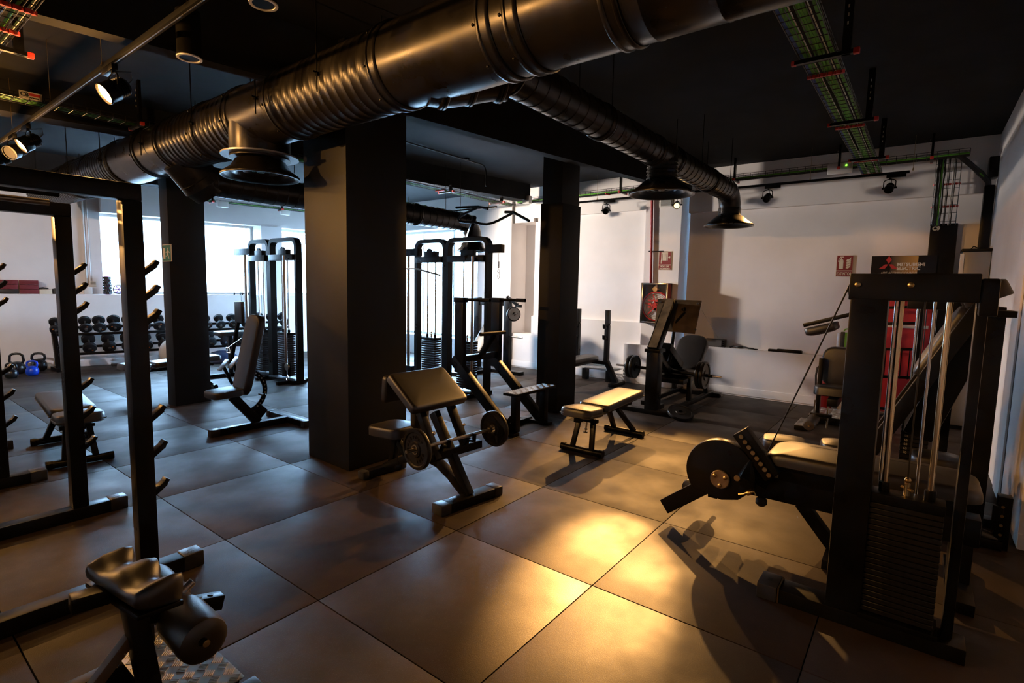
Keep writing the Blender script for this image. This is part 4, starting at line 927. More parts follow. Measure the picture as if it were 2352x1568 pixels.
part(MB().path([qx(1160, 487, 4.1), qx(1178, 487, 4.1), qx(1215, 507, 4.0)], .018, 10), 'grip', STEEL, t, 0)
part(MB().b2((4.25, 2.30, 2.05), (4.35, 2.56, 2.16)), 'side_arm', STEEL, t)
p = qx(1120, 566, 4.3)
part(MB().tube((4.3, 2.36, 2.06), (4.3, 2.36, 1.93), .003, 6).tube((4.3, 2.36, 1.93), (4.3, 2.36, 1.84), .011, 10), 'cable', CHROME, t, 0)
part(MB().path(arc((4.3, 2.36, 1.80), .02, 0, 360, (0, 1, 0), (0, 0, 1), 10), .004, 6, closed=False).path(arc((4.3, 2.36, 1.735), .016, 0, 360, (0, 1, 0), (0, 0, 2.6), 12), .004, 6), 'carabiner', CHROME, t, 0)
lb = thing('lat_bar', 'long bent pulldown bar hanging on the farther cable tower', 'pulldown bar', (4.1, 4.0, 1.8))
part(MB().path([qx(880, 617, 4.1), qx(945, 617, 4.1), qx(960, 618, 4.1), qx(1011, 632, 4.1)], .014, 10), 'bar', BRUSHED, lb, 0)
part(MB().tube(qx(940, 617, 4.1), qx(940, 560, 4.1), .004, 6), 'cable', BLACKC, lb, 0)

# ---- seated row seat in front of the first tower
t = thing('seated_row_bench', 'seated row bench with angled foot plates before the first cable tower', 'row bench', (2.6, 6.6, 0))
q = lambda px, py: oX(px, py, 2.72)
s0 = q(528, 765); part(MB().pad(s0, .42, .32, .07, None, .06, .012, .03), 'seat_pad', VINYL, t, 0, sharp=60)
s1 = q(551, 716); part(MB().pad(s1, .07, .26, .34, None, .03, .0, .03), 'back_pad', VINYL, t, 0, sharp=60)
part(MB().b2((s0.x-.03, s0.y-.03, 0), (s0.x+.03, s0.y+.03, s0.z-.04)), 'seat_post', STEEL2, t)
part(MB().bar((s0.x, s0.y, .22), (s1.x, s1.y, s1.z), .05, .05), 'back_post', STEEL2, t)
part(MB().b2((s0.x-.6, s0.y-.03, 0), (s0.x+.05, s0.y+.03, .06)), 'base_beam', STEEL2, t)
for px, py in ((513, 838), (536, 832)):
    c = oX(px, py, 2.2); c.z = max(c.z, .18)
    part(MB().box(c, (.20, .12, .012), euler(0, -.9, 0)), 'foot_plate', BRUSHED, t)
    part(MB().bar((c.x, c.y, c.z-.02), (c.x+.12, c.y, .03), .04, .04), 'foot_plate_bracket', STEEL, t)
c = oX(524, 825, 2.2); part(MB().path([c+V((0, -.07, .10)), c+V((0, .07, .10)), c+V((0, .04, .17)), c+V((0, -.04, .17)), c+V((0, -.07, .10))], .008, 8).tube(c+V((0, 0, .17)), c+V((.2, 0, .3)), .004, 6), 'row_handle', CHROME, t, 0)
part(MB().b2((2.1, s0.y-.25, 0), (2.16, s0.y+.3, .05)), 'front_foot', STEEL2, t)

# ---- incline press bench beyond the dip station
t = thing('incline_press_bench', 'incline press bench with one white faced plate, beyond the dip station', 'press bench', (6.3, 3.85, 0))
part(MB().b2((6.17, 3.62, .05), (6.27, 3.74, 1.38)), 'upright', STEEL2, t, .006)
part(MB().b2((6.17, 4.35, .05), (6.27, 4.47, 1.38)), 'upright', STEEL2, t, .006)
part(MB().b2((6.19, 3.74, 1.24), (6.25, 4.35, 1.34)), 'cross_beam', STEEL2, t)
part(MB().b2((6.15, 3.35, 0), (6.30, 4.65, .06)), 'base_beam', STEEL2, t)
part(MB().b2((5.4, 4.0, 0), (6.2, 4.08, .06)), 'floor_beam', STEEL2, t)
part(MB().b2((5.35, 3.8, 0), (5.43, 4.28, .06)), 'front_foot', STEEL2, t)
part(MB().pad((5.98, 4.05, .66), .86, .28, .07, euler(0, -.85, 0), .07, .01, .03), 'back_pad', VINYL, t, 0, sharp=60)
part(MB().pad((5.58, 4.05, .42), .36, .30, .07, euler(0, .15, 0), .06, .01, .03), 'seat_pad', VINYL, t, 0, sharp=60)
part(MB().bar((5.6, 4.04, .06), (6.15, 4.04, .85), .06, .08), 'pad_frame', STEEL2, t)
c = V((6.18, 3.52, 1.10)); ax = V((-.5, -.8, .12)).normalized()
part(MB().bar((6.2, 3.68, 1.42), (6.2, 3.54, 1.08), .05, .05), 'bar_rest', STEEL2, t)
wp = part(wplate(MB(), c, ax, .13, .05), 'weight_plate', IRON, t, 0)
part(MB().lathe([(.03, 0), (.112, 0), (.112, .004), (.03, .004)], c+ax*.025, ax, 30, cap=False), 'white_face', WHITEP, wp, 0)
part(MB().tube(c-ax*.02, c+ax*.2, .012, 10), 'plate_horn', BRUSHED, t, 0)
for z in (.69,): part(MB().tube((6.22, 3.66, z), (6.22, 3.34, z-.01), .014, 10), 'plate_horn', BRUSHED, t, 0)
part(MB().bar((6.2, 3.68, 1.40), (6.2, 3.45, 1.27), .05, .05).bar((6.2, 3.50, 1.25), (6.2, 3.36, 1.25), .04, .05), 'spotter_arm', STEEL2, t)

# ---- flat bench press
t = thing('bench_press', 'flat bench press with two uprights and a grated step near the back wall', 'bench press', (6.3, 2.05, 0))
for y, f in ((1.80, -.2), (2.36, .2)):
    part(MB().b2((6.46, y-.035, .38), (6.54, y+.035, 1.24)), 'upright', STEEL2, t)
    part(MB().bar((6.5, y, .40), (6.5, y+f, .03), .08, .07, up=(1, 0, 0)), 'leg', STEEL2, t)
    part(MB().b2((6.3, y+f-.05, 0), (6.72, y+f+.05, .06)), 'foot', STEEL2, t)
    for z in (.96, .78): part(MB().bar((6.46, y, z), (6.38, y, z-.01), .05, .03).bar((6.385, y, z-.01), (6.378, y, z+.05), .05, .02), 'bar_hook', STEEL, t)
    part(MB().tube((6.5, y-.05, 1.0), (6.5, y-.035, 1.0), .015, 10), 'bolt', BRUSHED, t, 0)
part(MB().b2((6.47, 1.8, .33), (6.53, 2.36, .39)), 'cross_beam', STEEL2, t)
part(MB().pad((5.98, 2.08, .425), 1.12, .30, .09, None, .09, .02, .035), 'pad', VINYL, t, 0, sharp=60)
part(MB().b2((5.45, 2.05, .33), (6.5, 2.11, .38)), 'spine', STEEL2, t)
part(MB().bar((5.6, 2.08, .34), (5.35, 2.08, .04), .07, .07), 'front_leg', STEEL2, t)
part(MB().b2((5.30, 1.85, 0), (5.40, 2.31, .06)), 'front_foot', STEEL2, t)
g = MB()
for k in range(8): g.b2((6.62+k*.05, 1.72, .21), (6.63+k*.05, 2.42, .225))
for k in range(9): g.b2((6.62, 1.72+k*.0875, .212), (6.98, 1.73+k*.0875, .222))
part(g, 'grated_step', GRILLE, t, 0)
for y in (1.82, 2.28): part(MB().b2((6.70, y, 0), (6.80, y+.09, .21)), 'step_post', STEEL2, t)

# ---- seated leg press
t = thing('leg_press', 'plate loaded leg press with a tilted footplate near the back wall', 'leg press', (5.7, .35, 0))
part(MB().b2((4.95, .28, .05), (5.10, .44, .82)), 'front_post', STEEL2, t, .008)
part(MB().b2((4.93, .26, .80), (5.13, .46, .84)), 'post_cap', STEEL, t)
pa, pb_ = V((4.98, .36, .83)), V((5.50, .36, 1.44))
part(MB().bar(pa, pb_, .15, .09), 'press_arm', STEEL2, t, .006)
part(MB().bar(pa+V((-.04, 0, .035)), pb_+V((-.04, 0, .035)), .11, .004), 'warm_light_strip', mat('steel_warm_light', (.24, .18, .11), .36, .25, var=.5, scale=6), t, 0)  # warm light reflected by the arm is put into this strip's colour
n_ = (pb_-pa).normalized()
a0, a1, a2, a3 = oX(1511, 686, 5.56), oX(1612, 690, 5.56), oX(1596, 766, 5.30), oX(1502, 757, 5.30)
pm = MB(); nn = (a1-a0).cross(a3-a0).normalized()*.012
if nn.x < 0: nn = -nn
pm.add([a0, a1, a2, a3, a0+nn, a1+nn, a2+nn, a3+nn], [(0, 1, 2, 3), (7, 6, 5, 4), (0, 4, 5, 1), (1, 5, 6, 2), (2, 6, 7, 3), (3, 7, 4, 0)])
fp = part(pm, 'footplate', mat('footplate_warm_light', (.12, .085, .05), .33, .3, var=.5, scale=5), t, .003)  # warm light on the footplate is put into its brown colour
for u_, v_ in ((.08, .1), (.92, .1), (.92, .9), (.08, .9)):
    q_ = a0+(a1-a0)*u_+(a3-a0)*v_; part(MB().lathe([(.016, 0), (.012, .008)], q_-nn*.2, -nn, 12), 'bolt', BRUSHED, fp, 0)
part(MB().path([oX(1578, 716, 5.50), oX(1570, 722, 5.45), oX(1556, 737, 5.4), oX(1549, 752, 5.37), oX(1546, 775, 5.36), oX(1541, 812, 5.36), oX(1537, 830, 5.38)], .022, 12), 'handle', STEEL2, t, 0)
part(MB().tube(oX(1570, 708, 5.5), oX(1580, 732, 5.48), .03, 12), 'handle_mount', STEEL, t, 0)
part(MB().bar((5.05, .36, .80), (5.55, .36, .48), .08, .08), 'lever', STEEL2, t)
part(MB().tube((5.55, -.22, .49), (5.55, 1.02, .50), .022, 14), 'axle', STEEL2, t, 0)
part(MB().tube((5.55, -.33, .49), (5.55, -.02, .49), .014, 12), 'plate_horn', BRUSHED, t, 0)
part(MB().tube((5.55, .75, .50), (5.55, 1.14, .50), .014, 12), 'plate_horn', BRUSHED, t, 0)
part(MB().b2((5.3, .10, .03), (6.75, .16, .09)).b2((5.3, .58, .03), (6.75, .64, .09)), 'base_rail', STEEL2, t)
part(MB().b2((4.95, .0, 0), (5.07, .78, .06)), 'front_foot', STEEL2, t)
part(MB().b2((6.68, .0, 0), (6.78, .75, .06)), 'rear_foot', STEEL2, t)
part(MB().b2((5.07, .33, .02), (5.35, .40, .08)), 'base_tie', STEEL2, t)
for y in (.12, .60): part(MB().b2((5.72, y, .09), (5.80, y+.05, .42)).b2((6.45, y, .09), (6.53, y+.05, .50)), 'seat_frame_post', STEEL2, t)
part(MB().b2((5.5, .14, .34), (6.55, .62, .40)), 'seat_frame', STEEL2, t)
part(MB().pad((5.90, .37, .45), .50, .42, .09, euler(0, .12, 0), .06, .012, .03), 'seat_pad', VINYL, t, 0, sharp=60)
part(MB().pad((6.36, .37, .67), .66, .44, .09, euler(0, -.78, 0), .16, .012, .03), 'back_pad', VINYL, t, 0, sharp=60)
part(MB().bar((5.25, .36, .86), (5.75, .36, .56), .24, .10), 'shroud', STEEL, t, .01)
for y, r in ((.86, .165), (.92, .165)):
    wp = thing('weight_plate', 'black plate on the far horn of the leg press, %s one' % ('inner' if y < .9 else 'outer'), 'weight plate', (5.55, y, .5-r), 'leg press plates')
    part(wplate(MB(), (5.55, y, .5), (0, 1, 0), r, .045), 'disc', IRON, wp, 0, sharp=40)
for y, r in ((-.06, .18), (-.115, .18)):
    wp = thing('weight_plate', 'black plate on the near horn of the leg press, %s one' % ('inner' if y > -.1 else 'outer'), 'weight plate', (5.55, y, .49-r), 'leg press plates')
    part(wplate(MB(), (5.55, y, .49), (0, 1, 0), r, .045), 'disc', IRON, wp, 0, sharp=40)
wp = thing('weight_plate', 'loose black plate leaning on the foot of the leg press', 'weight plate', (5.0, -.05, 0), 'leg press plates')
ax = V((-.30, -.25, 1)).normalized(); part(wplate(MB(), (5.0, -.02, .075), ax, .16, .04), 'disc', IRON, wp, 0, sharp=40)

# ---- lying leg curl in the foreground
t = thing('lying_leg_curl', 'big lying leg curl machine with a weight tower close to the camera', 'leg curl machine', (1.9, -2.1, 0))
part(MB().b2((1.465, -2.55, 0), (1.60, -1.80, .072)), 'base_foot', STEEL2, t, .006)
cp = part(MB().b2((1.455, -1.81, 0), (1.61, -1.715, .08)), 'foot_cap', mat('foot_cap_plastic', (.035, .035, .037), .32), t, .008)
part(MB().box((1.53, -1.765, .0805), (.03, .02, .001)), 'cap_logo', BLACKC, cp, 0)
part(MB().b2((1.462, -1.819, .001), (1.603, -1.812, .078)), 'weld_band', BRASS, t, 0)
part(MB().b2((1.47, -2.165, .07), (1.60, -2.02, 1.57)), 'front_post', STEEL2, t, .008)
part(MB().b2((1.53, -2.505, .07), (1.60, -2.465, 1.57)), 'rear_post', STEEL2, t, .006)
part(MB().b2((1.47, -2.47, 1.555), (1.60, -2.012, 1.675)), 'top_beam', STEEL2, t, .006)
part(MB().b2((1.48, -2.53, 1.50), (1.59, -2.47, 1.655)), 'top_end_block', STEEL, t, .01)
for y in (-2.045, -2.24): part(MB().lathe([(.012, 0), (.012, .006), (.007, .009)], (1.47, y, 1.625), (-1, 0, 0), 18), 'bolt', BRASS, t, 0)
part(MB().b2((1.455, -2.45, .07), (1.62, -2.155, .095)), 'stack_tray', STEEL, t)
zt = stack(t, 1.535, -2.295, .10, 20, .11, .275, .0265, rod_top=1.56, rod_r=.0115, spread=.305, rod_m=GOLDLITROD)
for y in (-2.19, -2.33): part(MB().tube((1.60, y, .1), (1.60, y, 1.56), .006, 10), 'rear_guide', CHROME, t, 0)
part(MB().lathe([(.05, -.011), (.055, -.011), (.046, 0), (.055, .011), (.05, .011)], (1.60, -2.05, 1.60), (1, 0, 0), 20), 'top_pulley', STEEL, t, 0)
part(MB().tube((1.62, -2.0, 1.625), (2.10, -1.60, .60), .0042, 8), 'pull_cable', BLACKC, t, 0)
bx = 2.24
part(MB().b2((bx-.06, -2.62, .27), (bx+.06, -1.46, .42)), 'bench_beam', STEEL2, t, .006)
part(MB().b2((1.60, -2.16, .28), (bx-.06, -2.08, .38)), 'tower_tie', STEEL, t)
part(MB().b2((bx-.05, -2.60, 0), (bx+.05, -2.50, .27)).b2((1.95, -2.61, 0), (2.55, -2.50, .06)), 'rear_leg', STEEL2, t)
part(MB().bar((bx, -1.78, .28), (bx+.02, -1.98, .03), .08, .07), 'front_leg', STEEL2, t)
part(MB().b2((2.0, -2.02, 0), (2.52, -1.94, .055)), 'front_foot', STEEL2, t)
part(MB().lathe([(.012, 0), (.02, .01), (.035, .03), (.035, .055), (.02, .07)], (bx-.03, -1.56, .275), (0, 0, -1), 16), 'adjusting_knob', RUBBER, t, 0)
def hump(u, v): return -.05*(u*u)+.004
part(MB().pad((2.24, -2.10, .585), 1.02, .40, .115, euler(0, 0, -PI/2), .08, .012, .04, rowfn=hump), 'body_pad', VINYL, t, 0, sharp=60)
mb = MB(); part(mb.b2((2.14, -2.55, .42), (2.34, -1.66, .53)), 'pad_frame', STEEL, t)
for cxy, L in (((2.36, -1.60), .26), ((2.50, -1.93), .26)):
    part(MB().pad((cxy[0]+.12, cxy[1]-.02, .565), .22, L, .085, euler(0, 0, .2), .06, .014, .03), 'arm_pad', VINYL, t, 0, sharp=60)
    part(MB().bar((cxy[0]+.12, cxy[1]-.02, .53), (2.28, cxy[1]-.05, .38), .04, .04), 'arm_pad_bracket', STEEL, t)
# cam, its round cover, slotted bracket and lever
cc = V((2.02, -1.345, .43)); rr = .215; pts = []
for k in range(25):
    a = math.radians(-20+k*10.0); pts.append((rr*math.cos(a), rr*math.sin(a)))
pts += [(-.10, -.155), (.02, -.175), (.12, -.15)]
cam_ = part(MB().prism(pts, cc+V((-.02, 0, 0)), (0, -1, 0), (0, 0, 1), -.07), 'cam', STEEL2, t, .012)
hub = V((1.995, -1.355, .395))
part(MB().lathe([(.060, 0), (.060, .012), (.055, .016)], hub, (-1, 0, 0), 32), 'hub_cover', mat('worn_alloy', (.35, .27, .18), .35, .9, var=.4, scale=12), t, 0)
for a in (35, 150, 265): part(MB().lathe([(.012, 0), (.012, .01), (.007, .013)], hub+V((-.015, .038*math.cos(math.radians(a)), .038*math.sin(math.radians(a)))), (-1, 0, 0), 12), 'bolt', BRASS, t, 0)
part(MB().lathe([(.018, 0), (.018, .006)], (1.995, -1.455, .425), (-1, 0, 0), 20), 'pivot_cap', BRASS, t, 0)
part(MB().tube((2.0, -1.52, .34), (1.99, -1.545, .355), .014, 10).path([(1.99, -1.47, .325), (1.99, -1.50, .335), (1.99, -1.52, .35), (1.99, -1.56, .365), (1.99, -1.57, .345)], .006, 8), 'pull_pin', BRASS, t, 0)
sb = part(MB().bar((2.05, -1.445, .715), (2.05, -1.65, .465), .10, .075, up=(1, 0, 0)), 'range_bracket', STEEL2, t, .008)
hm = MB()
for k in range(8):
    q_ = V((2.0, -1.45, .705)).lerp(V((2.0, -1.645, .47)), (k+.5)/8); hm.lathe([(.0135, 0), (.0135, .004), (.008, .004)], q_-V((.002, 0, 0)), (-1, 0, 0), 12)
hm.build('range_holes', BRASS, sb)
part(MB().bar((2.02, -1.47, .50), (2.12, -1.60, .42), .10, .12), 'cam_mount', STEEL, t)
part(MB().bar((2.06, -.985, .095), (2.03, -1.36, .40), .06, .10), 'lever_arm', STEEL2, t, .005)
part(MB().b2((2.04, -1.33, .24), (2.28, -1.27, .30)), 'roller_axle_mount', STEEL, t)
part(MB().tube((2.08, -1.10, .20), (2.62, -1.10, .20), .014, 10), 'roller_axle', BRUSHED, t, 0)
part(MB().lathe([(.03, 0), (.062, .012), (.066, .03), (.066, .20), (.062, .218), (.03, .23)], (2.20, -1.10, .20), (1, 0, 0), 22), 'ankle_roller', VINYL, t, 0)

# ---- back extension bench, bottom corner
t = thing('back_extension_bench', 'back extension bench with a wavy thigh pad and tread plate in the bottom corner', 'back extension bench', (-.8, -.2, 0))
def wave(u, v): return .030*math.cos(v*2*PI*1.03)-.012
# finer wavy crest in front of the pad board
nseg = 40; vs = []; sec = [(-.10, -.03), (-.11, .0), (-.10, .03), (-.03, .052), (.06, .060), (.105, .05), (.118, .02), (.118, -.055), (.09, -.065), (-.06, -.055)]
R_ = euler(0, .12, .12); PC = oY(305, 1330, -.235)
for k in range(nseg+1):
    v = -1+2*k/nseg; amp = math.cos(v*2*PI*1.03)
    endf = min(1, (1-abs(v))*10); endf = .55+.45*math.sqrt(max(0, endf))
    for (sx, sz) in sec:
        f = max(0, (sx+.11)/.23)
        zz = sz*endf+(.030*amp-.004)*(.25+.75*f if sz > -.01 else .0)
        xx = sx*endf-(.020*(1-amp) if sx > .05 else 0)
        vs.append(PC+R_ @ V((xx*.66, v*.185, zz*.70)))
n = len(sec); fs = [(k*n+i, k*n+(i+1) % n, (k+1)*n+(i+1) % n, (k+1)*n+i) for k in range(nseg) for i in range(n)]+[tuple(range(n-1, -1, -1)), tuple(nseg*n+i for i in range(n))]
part(MB().add(vs, fs), 'thigh_pad', VINYL, t, 0, sharp=75)
part(MB().box(PC-V((0, 0, .05)), (.14, .36, .016), R_), 'pad_board', STEEL, t)
part(MB().bar((PC.x-.01, -.24, PC.z-.05), (-.80, -.255, .06), .075, .06, up=(1, 0, 0)), 'main_post', STEEL2, t, .006)
part(MB().bar((PC.x-.16, -.19, PC.z-.03), (PC.x-.06, -.20, PC.z-.035), .06, .05), 'pad_slide', STEEL2, t)
part(MB().bar((-.85, -.22, .36), (-1.15, -.2, .03), .04, .035), 'brace', mat('worn_bronze_coat', (.10, .06, .03), .4), t)
part(MB().bar((-.83, -.225, .43), (-.555, -.225, .355), .05, .055), 'roller_slide', STEEL2, t, .004)
hm = MB()
for k in range(2): hm.lathe([(.010, 0), (.010, .002)], V((-.63+k*.038, -.225, .405-k*.0104)), (.27, 0, 1), 12)
hm.build('adjustment_hole', BLACKC, t)
part(MB().b2((-.715, -.26, .42), (-.67, -.19, .45)).tube((-.69, -.225, .45), (-.65, -.225, .475), .016, 10), 'clamp_lever', BRUSHED, t, .006)
part(MB().tube((-.715, -.46, .375), (-.715, .0, .40), .014, 10), 'roller_axle', STEEL, t, 0)
for y0 in (-.455, -.16):
    part(MB().lathe([(.02, -.001), (.06, 0), (.076, .012), (.080, .03), (.080, .19), (.076, .208), (.05, .22), (.02, .221)], (-.705, y0, .365+.05*(y0+.455)), (0, 1, .05), 26), 'ankle_roller', VINYL, t, 0)
part(MB().lathe([(.012, 0), (.012, .006), (.007, .007)], (-.705, -.456, .365), (0, -1, 0), 12), 'roller_bolt', BRASS, t, 0)
treadplate(t, -.81, -.555, -.40, .13, .125, pitch=.048)
part(MB().b2((-.80, -.38, .095), (-.565, .11, .121)), 'plate_frame', STEEL, t)
for y in (.06, -.46): part(MB().b2((-1.3, y, 0), (-.53, y+.06, .095)), 'base_beam', STEEL2, t, .006)
part(MB().b2((-.585, -.467, .0), (-.515, -.393, .105)), 'foot_cap', mat('foot_cap_plastic', (.035, .035, .037), .32), t, .008)
part(MB().b2((-1.32, -.40, 0), (-1.26, .06, .07)), 'rear_tie', STEEL2, t)
part(MB().b2((-.86, -.32, .05), (-.76, -.20, .095)), 'post_foot', STEEL2, t)
part(MB().bar((-.72, .10, .26), (-.66, .09, .28), .04, .035).bar((-.70, .10, .10), (-.70, .10, .28), .035, .035), 'hand_stub', STEEL2, t)

# ---- far leg machine with knee roller
t = thing('leg_extension_machine', 'dark leg machine with an ankle roller and a raised thigh pad, beside the tower', 'leg extension machine', (5.6, -1.55, 0))
q = lambda px, py: oX(px, py, 5.6)
A, Bq = q(1846, 747), q(1960, 722)
part(MB().bar(A, V((5.6, -1.95, 1.45)), .07, .045), 'lift_arm', STEEL2, t)
mid = q(1888, 754); dirv = (V((5.6, -1.95, 1.45))-A).normalized()
part(MB().pad(mid, .34, .22, .085, euler(math.atan2(dirv.y, -dirv.z)*0, 0, 0) @ Matrix((V((0, dirv.y, dirv.z)), V((1, 0, 0)), V((0, -dirv.z, dirv.y))*1.0)).transposed(), .05, .02, .035), 'thigh_pad', VINYL, t, 0, sharp=60)
part(MB().pad(V((5.75, -1.62, .74)), .46, .42, .10, Matrix((V((0, 0, 1)), V((0, 1, 0)), V((-1, 0, 0)))).transposed(), .12, .012, .03), 'back_pad', VINYL, t, 0, sharp=60)
part(MB().pad(V((5.45, -1.60, .50)), .42, .40, .11, euler(0, .08, 0), .08, .016, .035), 'seat_pad', VINYL, t, 0, sharp=60)
part(MB().b2((5.56, -1.44, .05), (5.66, -1.40, .84)), 'side_post', STEEL2, t)
part(MB().b2((5.85, -1.98, .05), (5.95, -1.88, 1.50)), 'rear_post', STEEL2, t)
part(MB().b2((5.2, -1.65, .36), (5.95, -1.55, .44)), 'seat_frame', STEEL2, t)
for y in (-1.43, -1.56): part(MB().tube((5.28, y, .10), (5.28, y, .40), .012, 10), 'leg_rod', CHROME, t, 0)
part(MB().b2((5.25, -1.60, .22), (5.31, -1.39, .255)), 'roller_bracket', STEEL, t)
part(MB().lathe([(.02, 0), (.05, .004), (.058, .02), (.058, .36), (.05, .385), (.02, .39)], (4.92, -1.435, .175), (1, 0, 0.05), 22), 'ankle_roller', mat('cracked_vinyl', (.05, .038, .028), .5, bump=.6, bscale=60), t, 0)
part(MB().lathe([(.012, 0), (.01, .01)], (4.92, -1.435, .175), (-1, 0, 0), 10), 'roller_bolt', BRASS, t, 0)
treadplate(t, 5.40, 5.85, -1.36, -1.22, .06, pitch=.06)
part(MB().b2((5.40, -1.36, 0), (5.85, -1.22, .054)), 'plate_frame', STEEL, t)
treadplate(t, 5.95, 6.55, -1.75, -1.28, .09, pitch=.06)
part(MB().b2((5.95, -1.75, 0), (6.55, -1.28, .084)), 'plate_frame', STEEL, t)
part(MB().b2((5.3, -2.0, 0), (6.0, -1.88, .06)), 'base_beam', STEEL2, t)

# ---- incline machine against the near wall
t = thing('hack_squat_machine', 'dark hack squat machine with rails slanting up to the near wall', 'hack squat machine', (3.4, -2.4, 0))
for x in (3.02, 3.42):
    part(MB().bar((x, -1.98, .28), (x, -2.62, 1.60), .075, .09), 'rail', STEEL2, t, .006)
    part(MB().b2((x-.04, -2.70, .05), (x+.04, -2.60, 1.50)), 'rear_post', STEEL2, t)
    part(MB().b2((x-.05, -2.80, 0), (x+.05, -1.90, .06)), 'base_beam', STEEL2, t)
part(MB().b2((3.0, -2.70, 1.44), (3.46, -2.60, 1.52)), 'top_tie', STEEL2, t)
R_ = euler(math.atan2(1.32, -.64), 0, 0)
part(MB().pad((3.22, -2.42, 1.27), .34, .52, .09, euler(-math.atan2(1.32, .64), 0, 0), .06, .012, .03), 'back_pad', VINYL, t, 0, sharp=60)
for x in (3.05, 3.39): part(MB().pad((x, -2.60, 1.60), .12, .24, .10, euler(-.45, 0, 0), .05, .012, .035), 'shoulder_pad', VINYL, t, 0, sharp=60)
part(MB().b2((2.9, -2.74, 1.46), (3.55, -2.60, 1.50)), 'carriage', STEEL, t)
part(MB().bar((3.25, -2.615, 1.49), (3.25, -2.33, .62), .34, .17), 'sled_board', STEEL, t, .01)
treadplate(t, 3.0, 3.44, -2.12, -1.86, .22, pitch=.06)
part(MB().b2((3.0, -2.12, .06), (3.44, -1.86, .214)), 'plate_frame', STEEL, t)
part(MB().pad((3.25, -2.45, .43), .26, .30, .10, None, .07, .02, .04), 'head_pad', VINYL, t, 0, sharp=60)
part(MB().b2((3.2, -2.62, .06), (3.28, -2.4, .38)), 'pad_post', STEEL, t)
part(MB().b2((3.0, -2.83, .0), (3.08, -2.76, .34)).b2((2.99, -2.79, .12), (3.01, -2.74, .28)), 'stop_post', STEEL, t)
for z in (.10, .16, .22, .28): part(MB().lathe([(.009, 0), (.009, .006)], (2.99, -2.785, z), (-1, 0, 0), 10), 'bolt', BRASS, t, 0)
part(MB().path([(3.03, -2.77, .05), (3.0, -2.60, .10), (3.0, -2.35, .16), (3.05, -2.15, .16)], .035, 12), 'padded_arm', VINYL, t, 0)
part(MB().b2((3.55, -2.62, .06), (3.75, -2.25, .10)), 'stack_base', STEEL, t)
zt = stack(t, 3.65, -2.32, .12, 22, .20, .17, .032, rod_top=1.5, along='y')
for k in range(14): text(str(5*(k+1)), 'lettering', WHITEP, (3.548, -2.27, .12+.032*(21-k)+.006), (0, -1, 0), (0, 0, 1), .017, t)
part(MB().b2((3.60, -2.46, 1.48), (3.70, -2.2, 1.56)).b2((3.60, -2.52, .06), (3.70, -2.46, 1.56)), 'stack_frame', STEEL2, t)

# ---- accessory rack before the banner
t = thing('accessory_rack', 'black accessory rack with rungs standing before the banner', 'rack', (6.7, -2.1, 0))
for y in (-1.90, -2.30): part(MB().b2((6.68, y-.02, 0), (6.72, y+.02, 1.62)), 'side_post', STEEL, t)
for z in (.15, .55, .90, 1.22, 1.42, 1.56): part(MB().bar((6.70, -2.30, z+.03*(z > .5)), (6.70, -1.90, z), .02, .035), 'rung', STEEL, t)
for y in (-1.98, -2.06, -2.14, -2.22): part(MB().tube((6.69, y, .55), (6.69, y, .92), .006, 6), 'wire', STEEL, t, 0)
part(MB().b2((6.5, -2.34, 0), (6.9, -2.26, .05)).b2((6.5, -1.94, 0), (6.9, -1.86, .05)), 'foot', STEEL, t)

# ================================================================ ALONG THE WINDOW WALL
th = math.atan(-.175); ex_ = V((math.cos(th), math.sin(th), 0)); ey_w = V((-ex_.y, ex_.x, 0))
def Wp(x, d, z): return V((x, Lw(x)+d, z))
def dumbbell(c, ax, r, n, k, lbl, grp, dot):
    t = thing('dumbbell', lbl, 'dumbbell', (c.x, c.y, c.z-r), grp)
    part(MB().tube(c-ax*.16, c+ax*.16, .016, 12), 'handle', BRUSHED, t, 0)
    for s in (-1, 1):
        mb = MB(); q_ = c+ax*s*.075
        for j in range(n): mb.lathe([(.02, j*.024), (r*.92, j*.024), (r, j*.024+.004), (r, j*.024+.019), (r*.92, j*.024+.023), (.02, j*.024+.023)], q_, ax*s, 26)
        part(mb, 'head', RUBBER, t, 0)
        e = q_+ax*s*(n*.024)
        part(MB().lathe([(.012, 0), (.024, .001), (.024, .010), (.012, .011)], e, ax*s, 16), 'end_cap', BRUSHED, t, 0)
        if s < 0:
            a = dot; u_ = ax.cross(V((0, 0, 1))).normalized(); w_ = u_.cross(ax)
            part(MB().lathe([(.001, .001), (.012, .001)], e+(u_*math.cos(a)+w_*math.sin(a))*r*.52, ax*s, 12, cap=True), 'sticker', ORANGE, t, 0)
    return t
ordn = ['first', 'second', 'third', 'fourth', 'fifth', 'sixth', 'seventh', 'eighth']
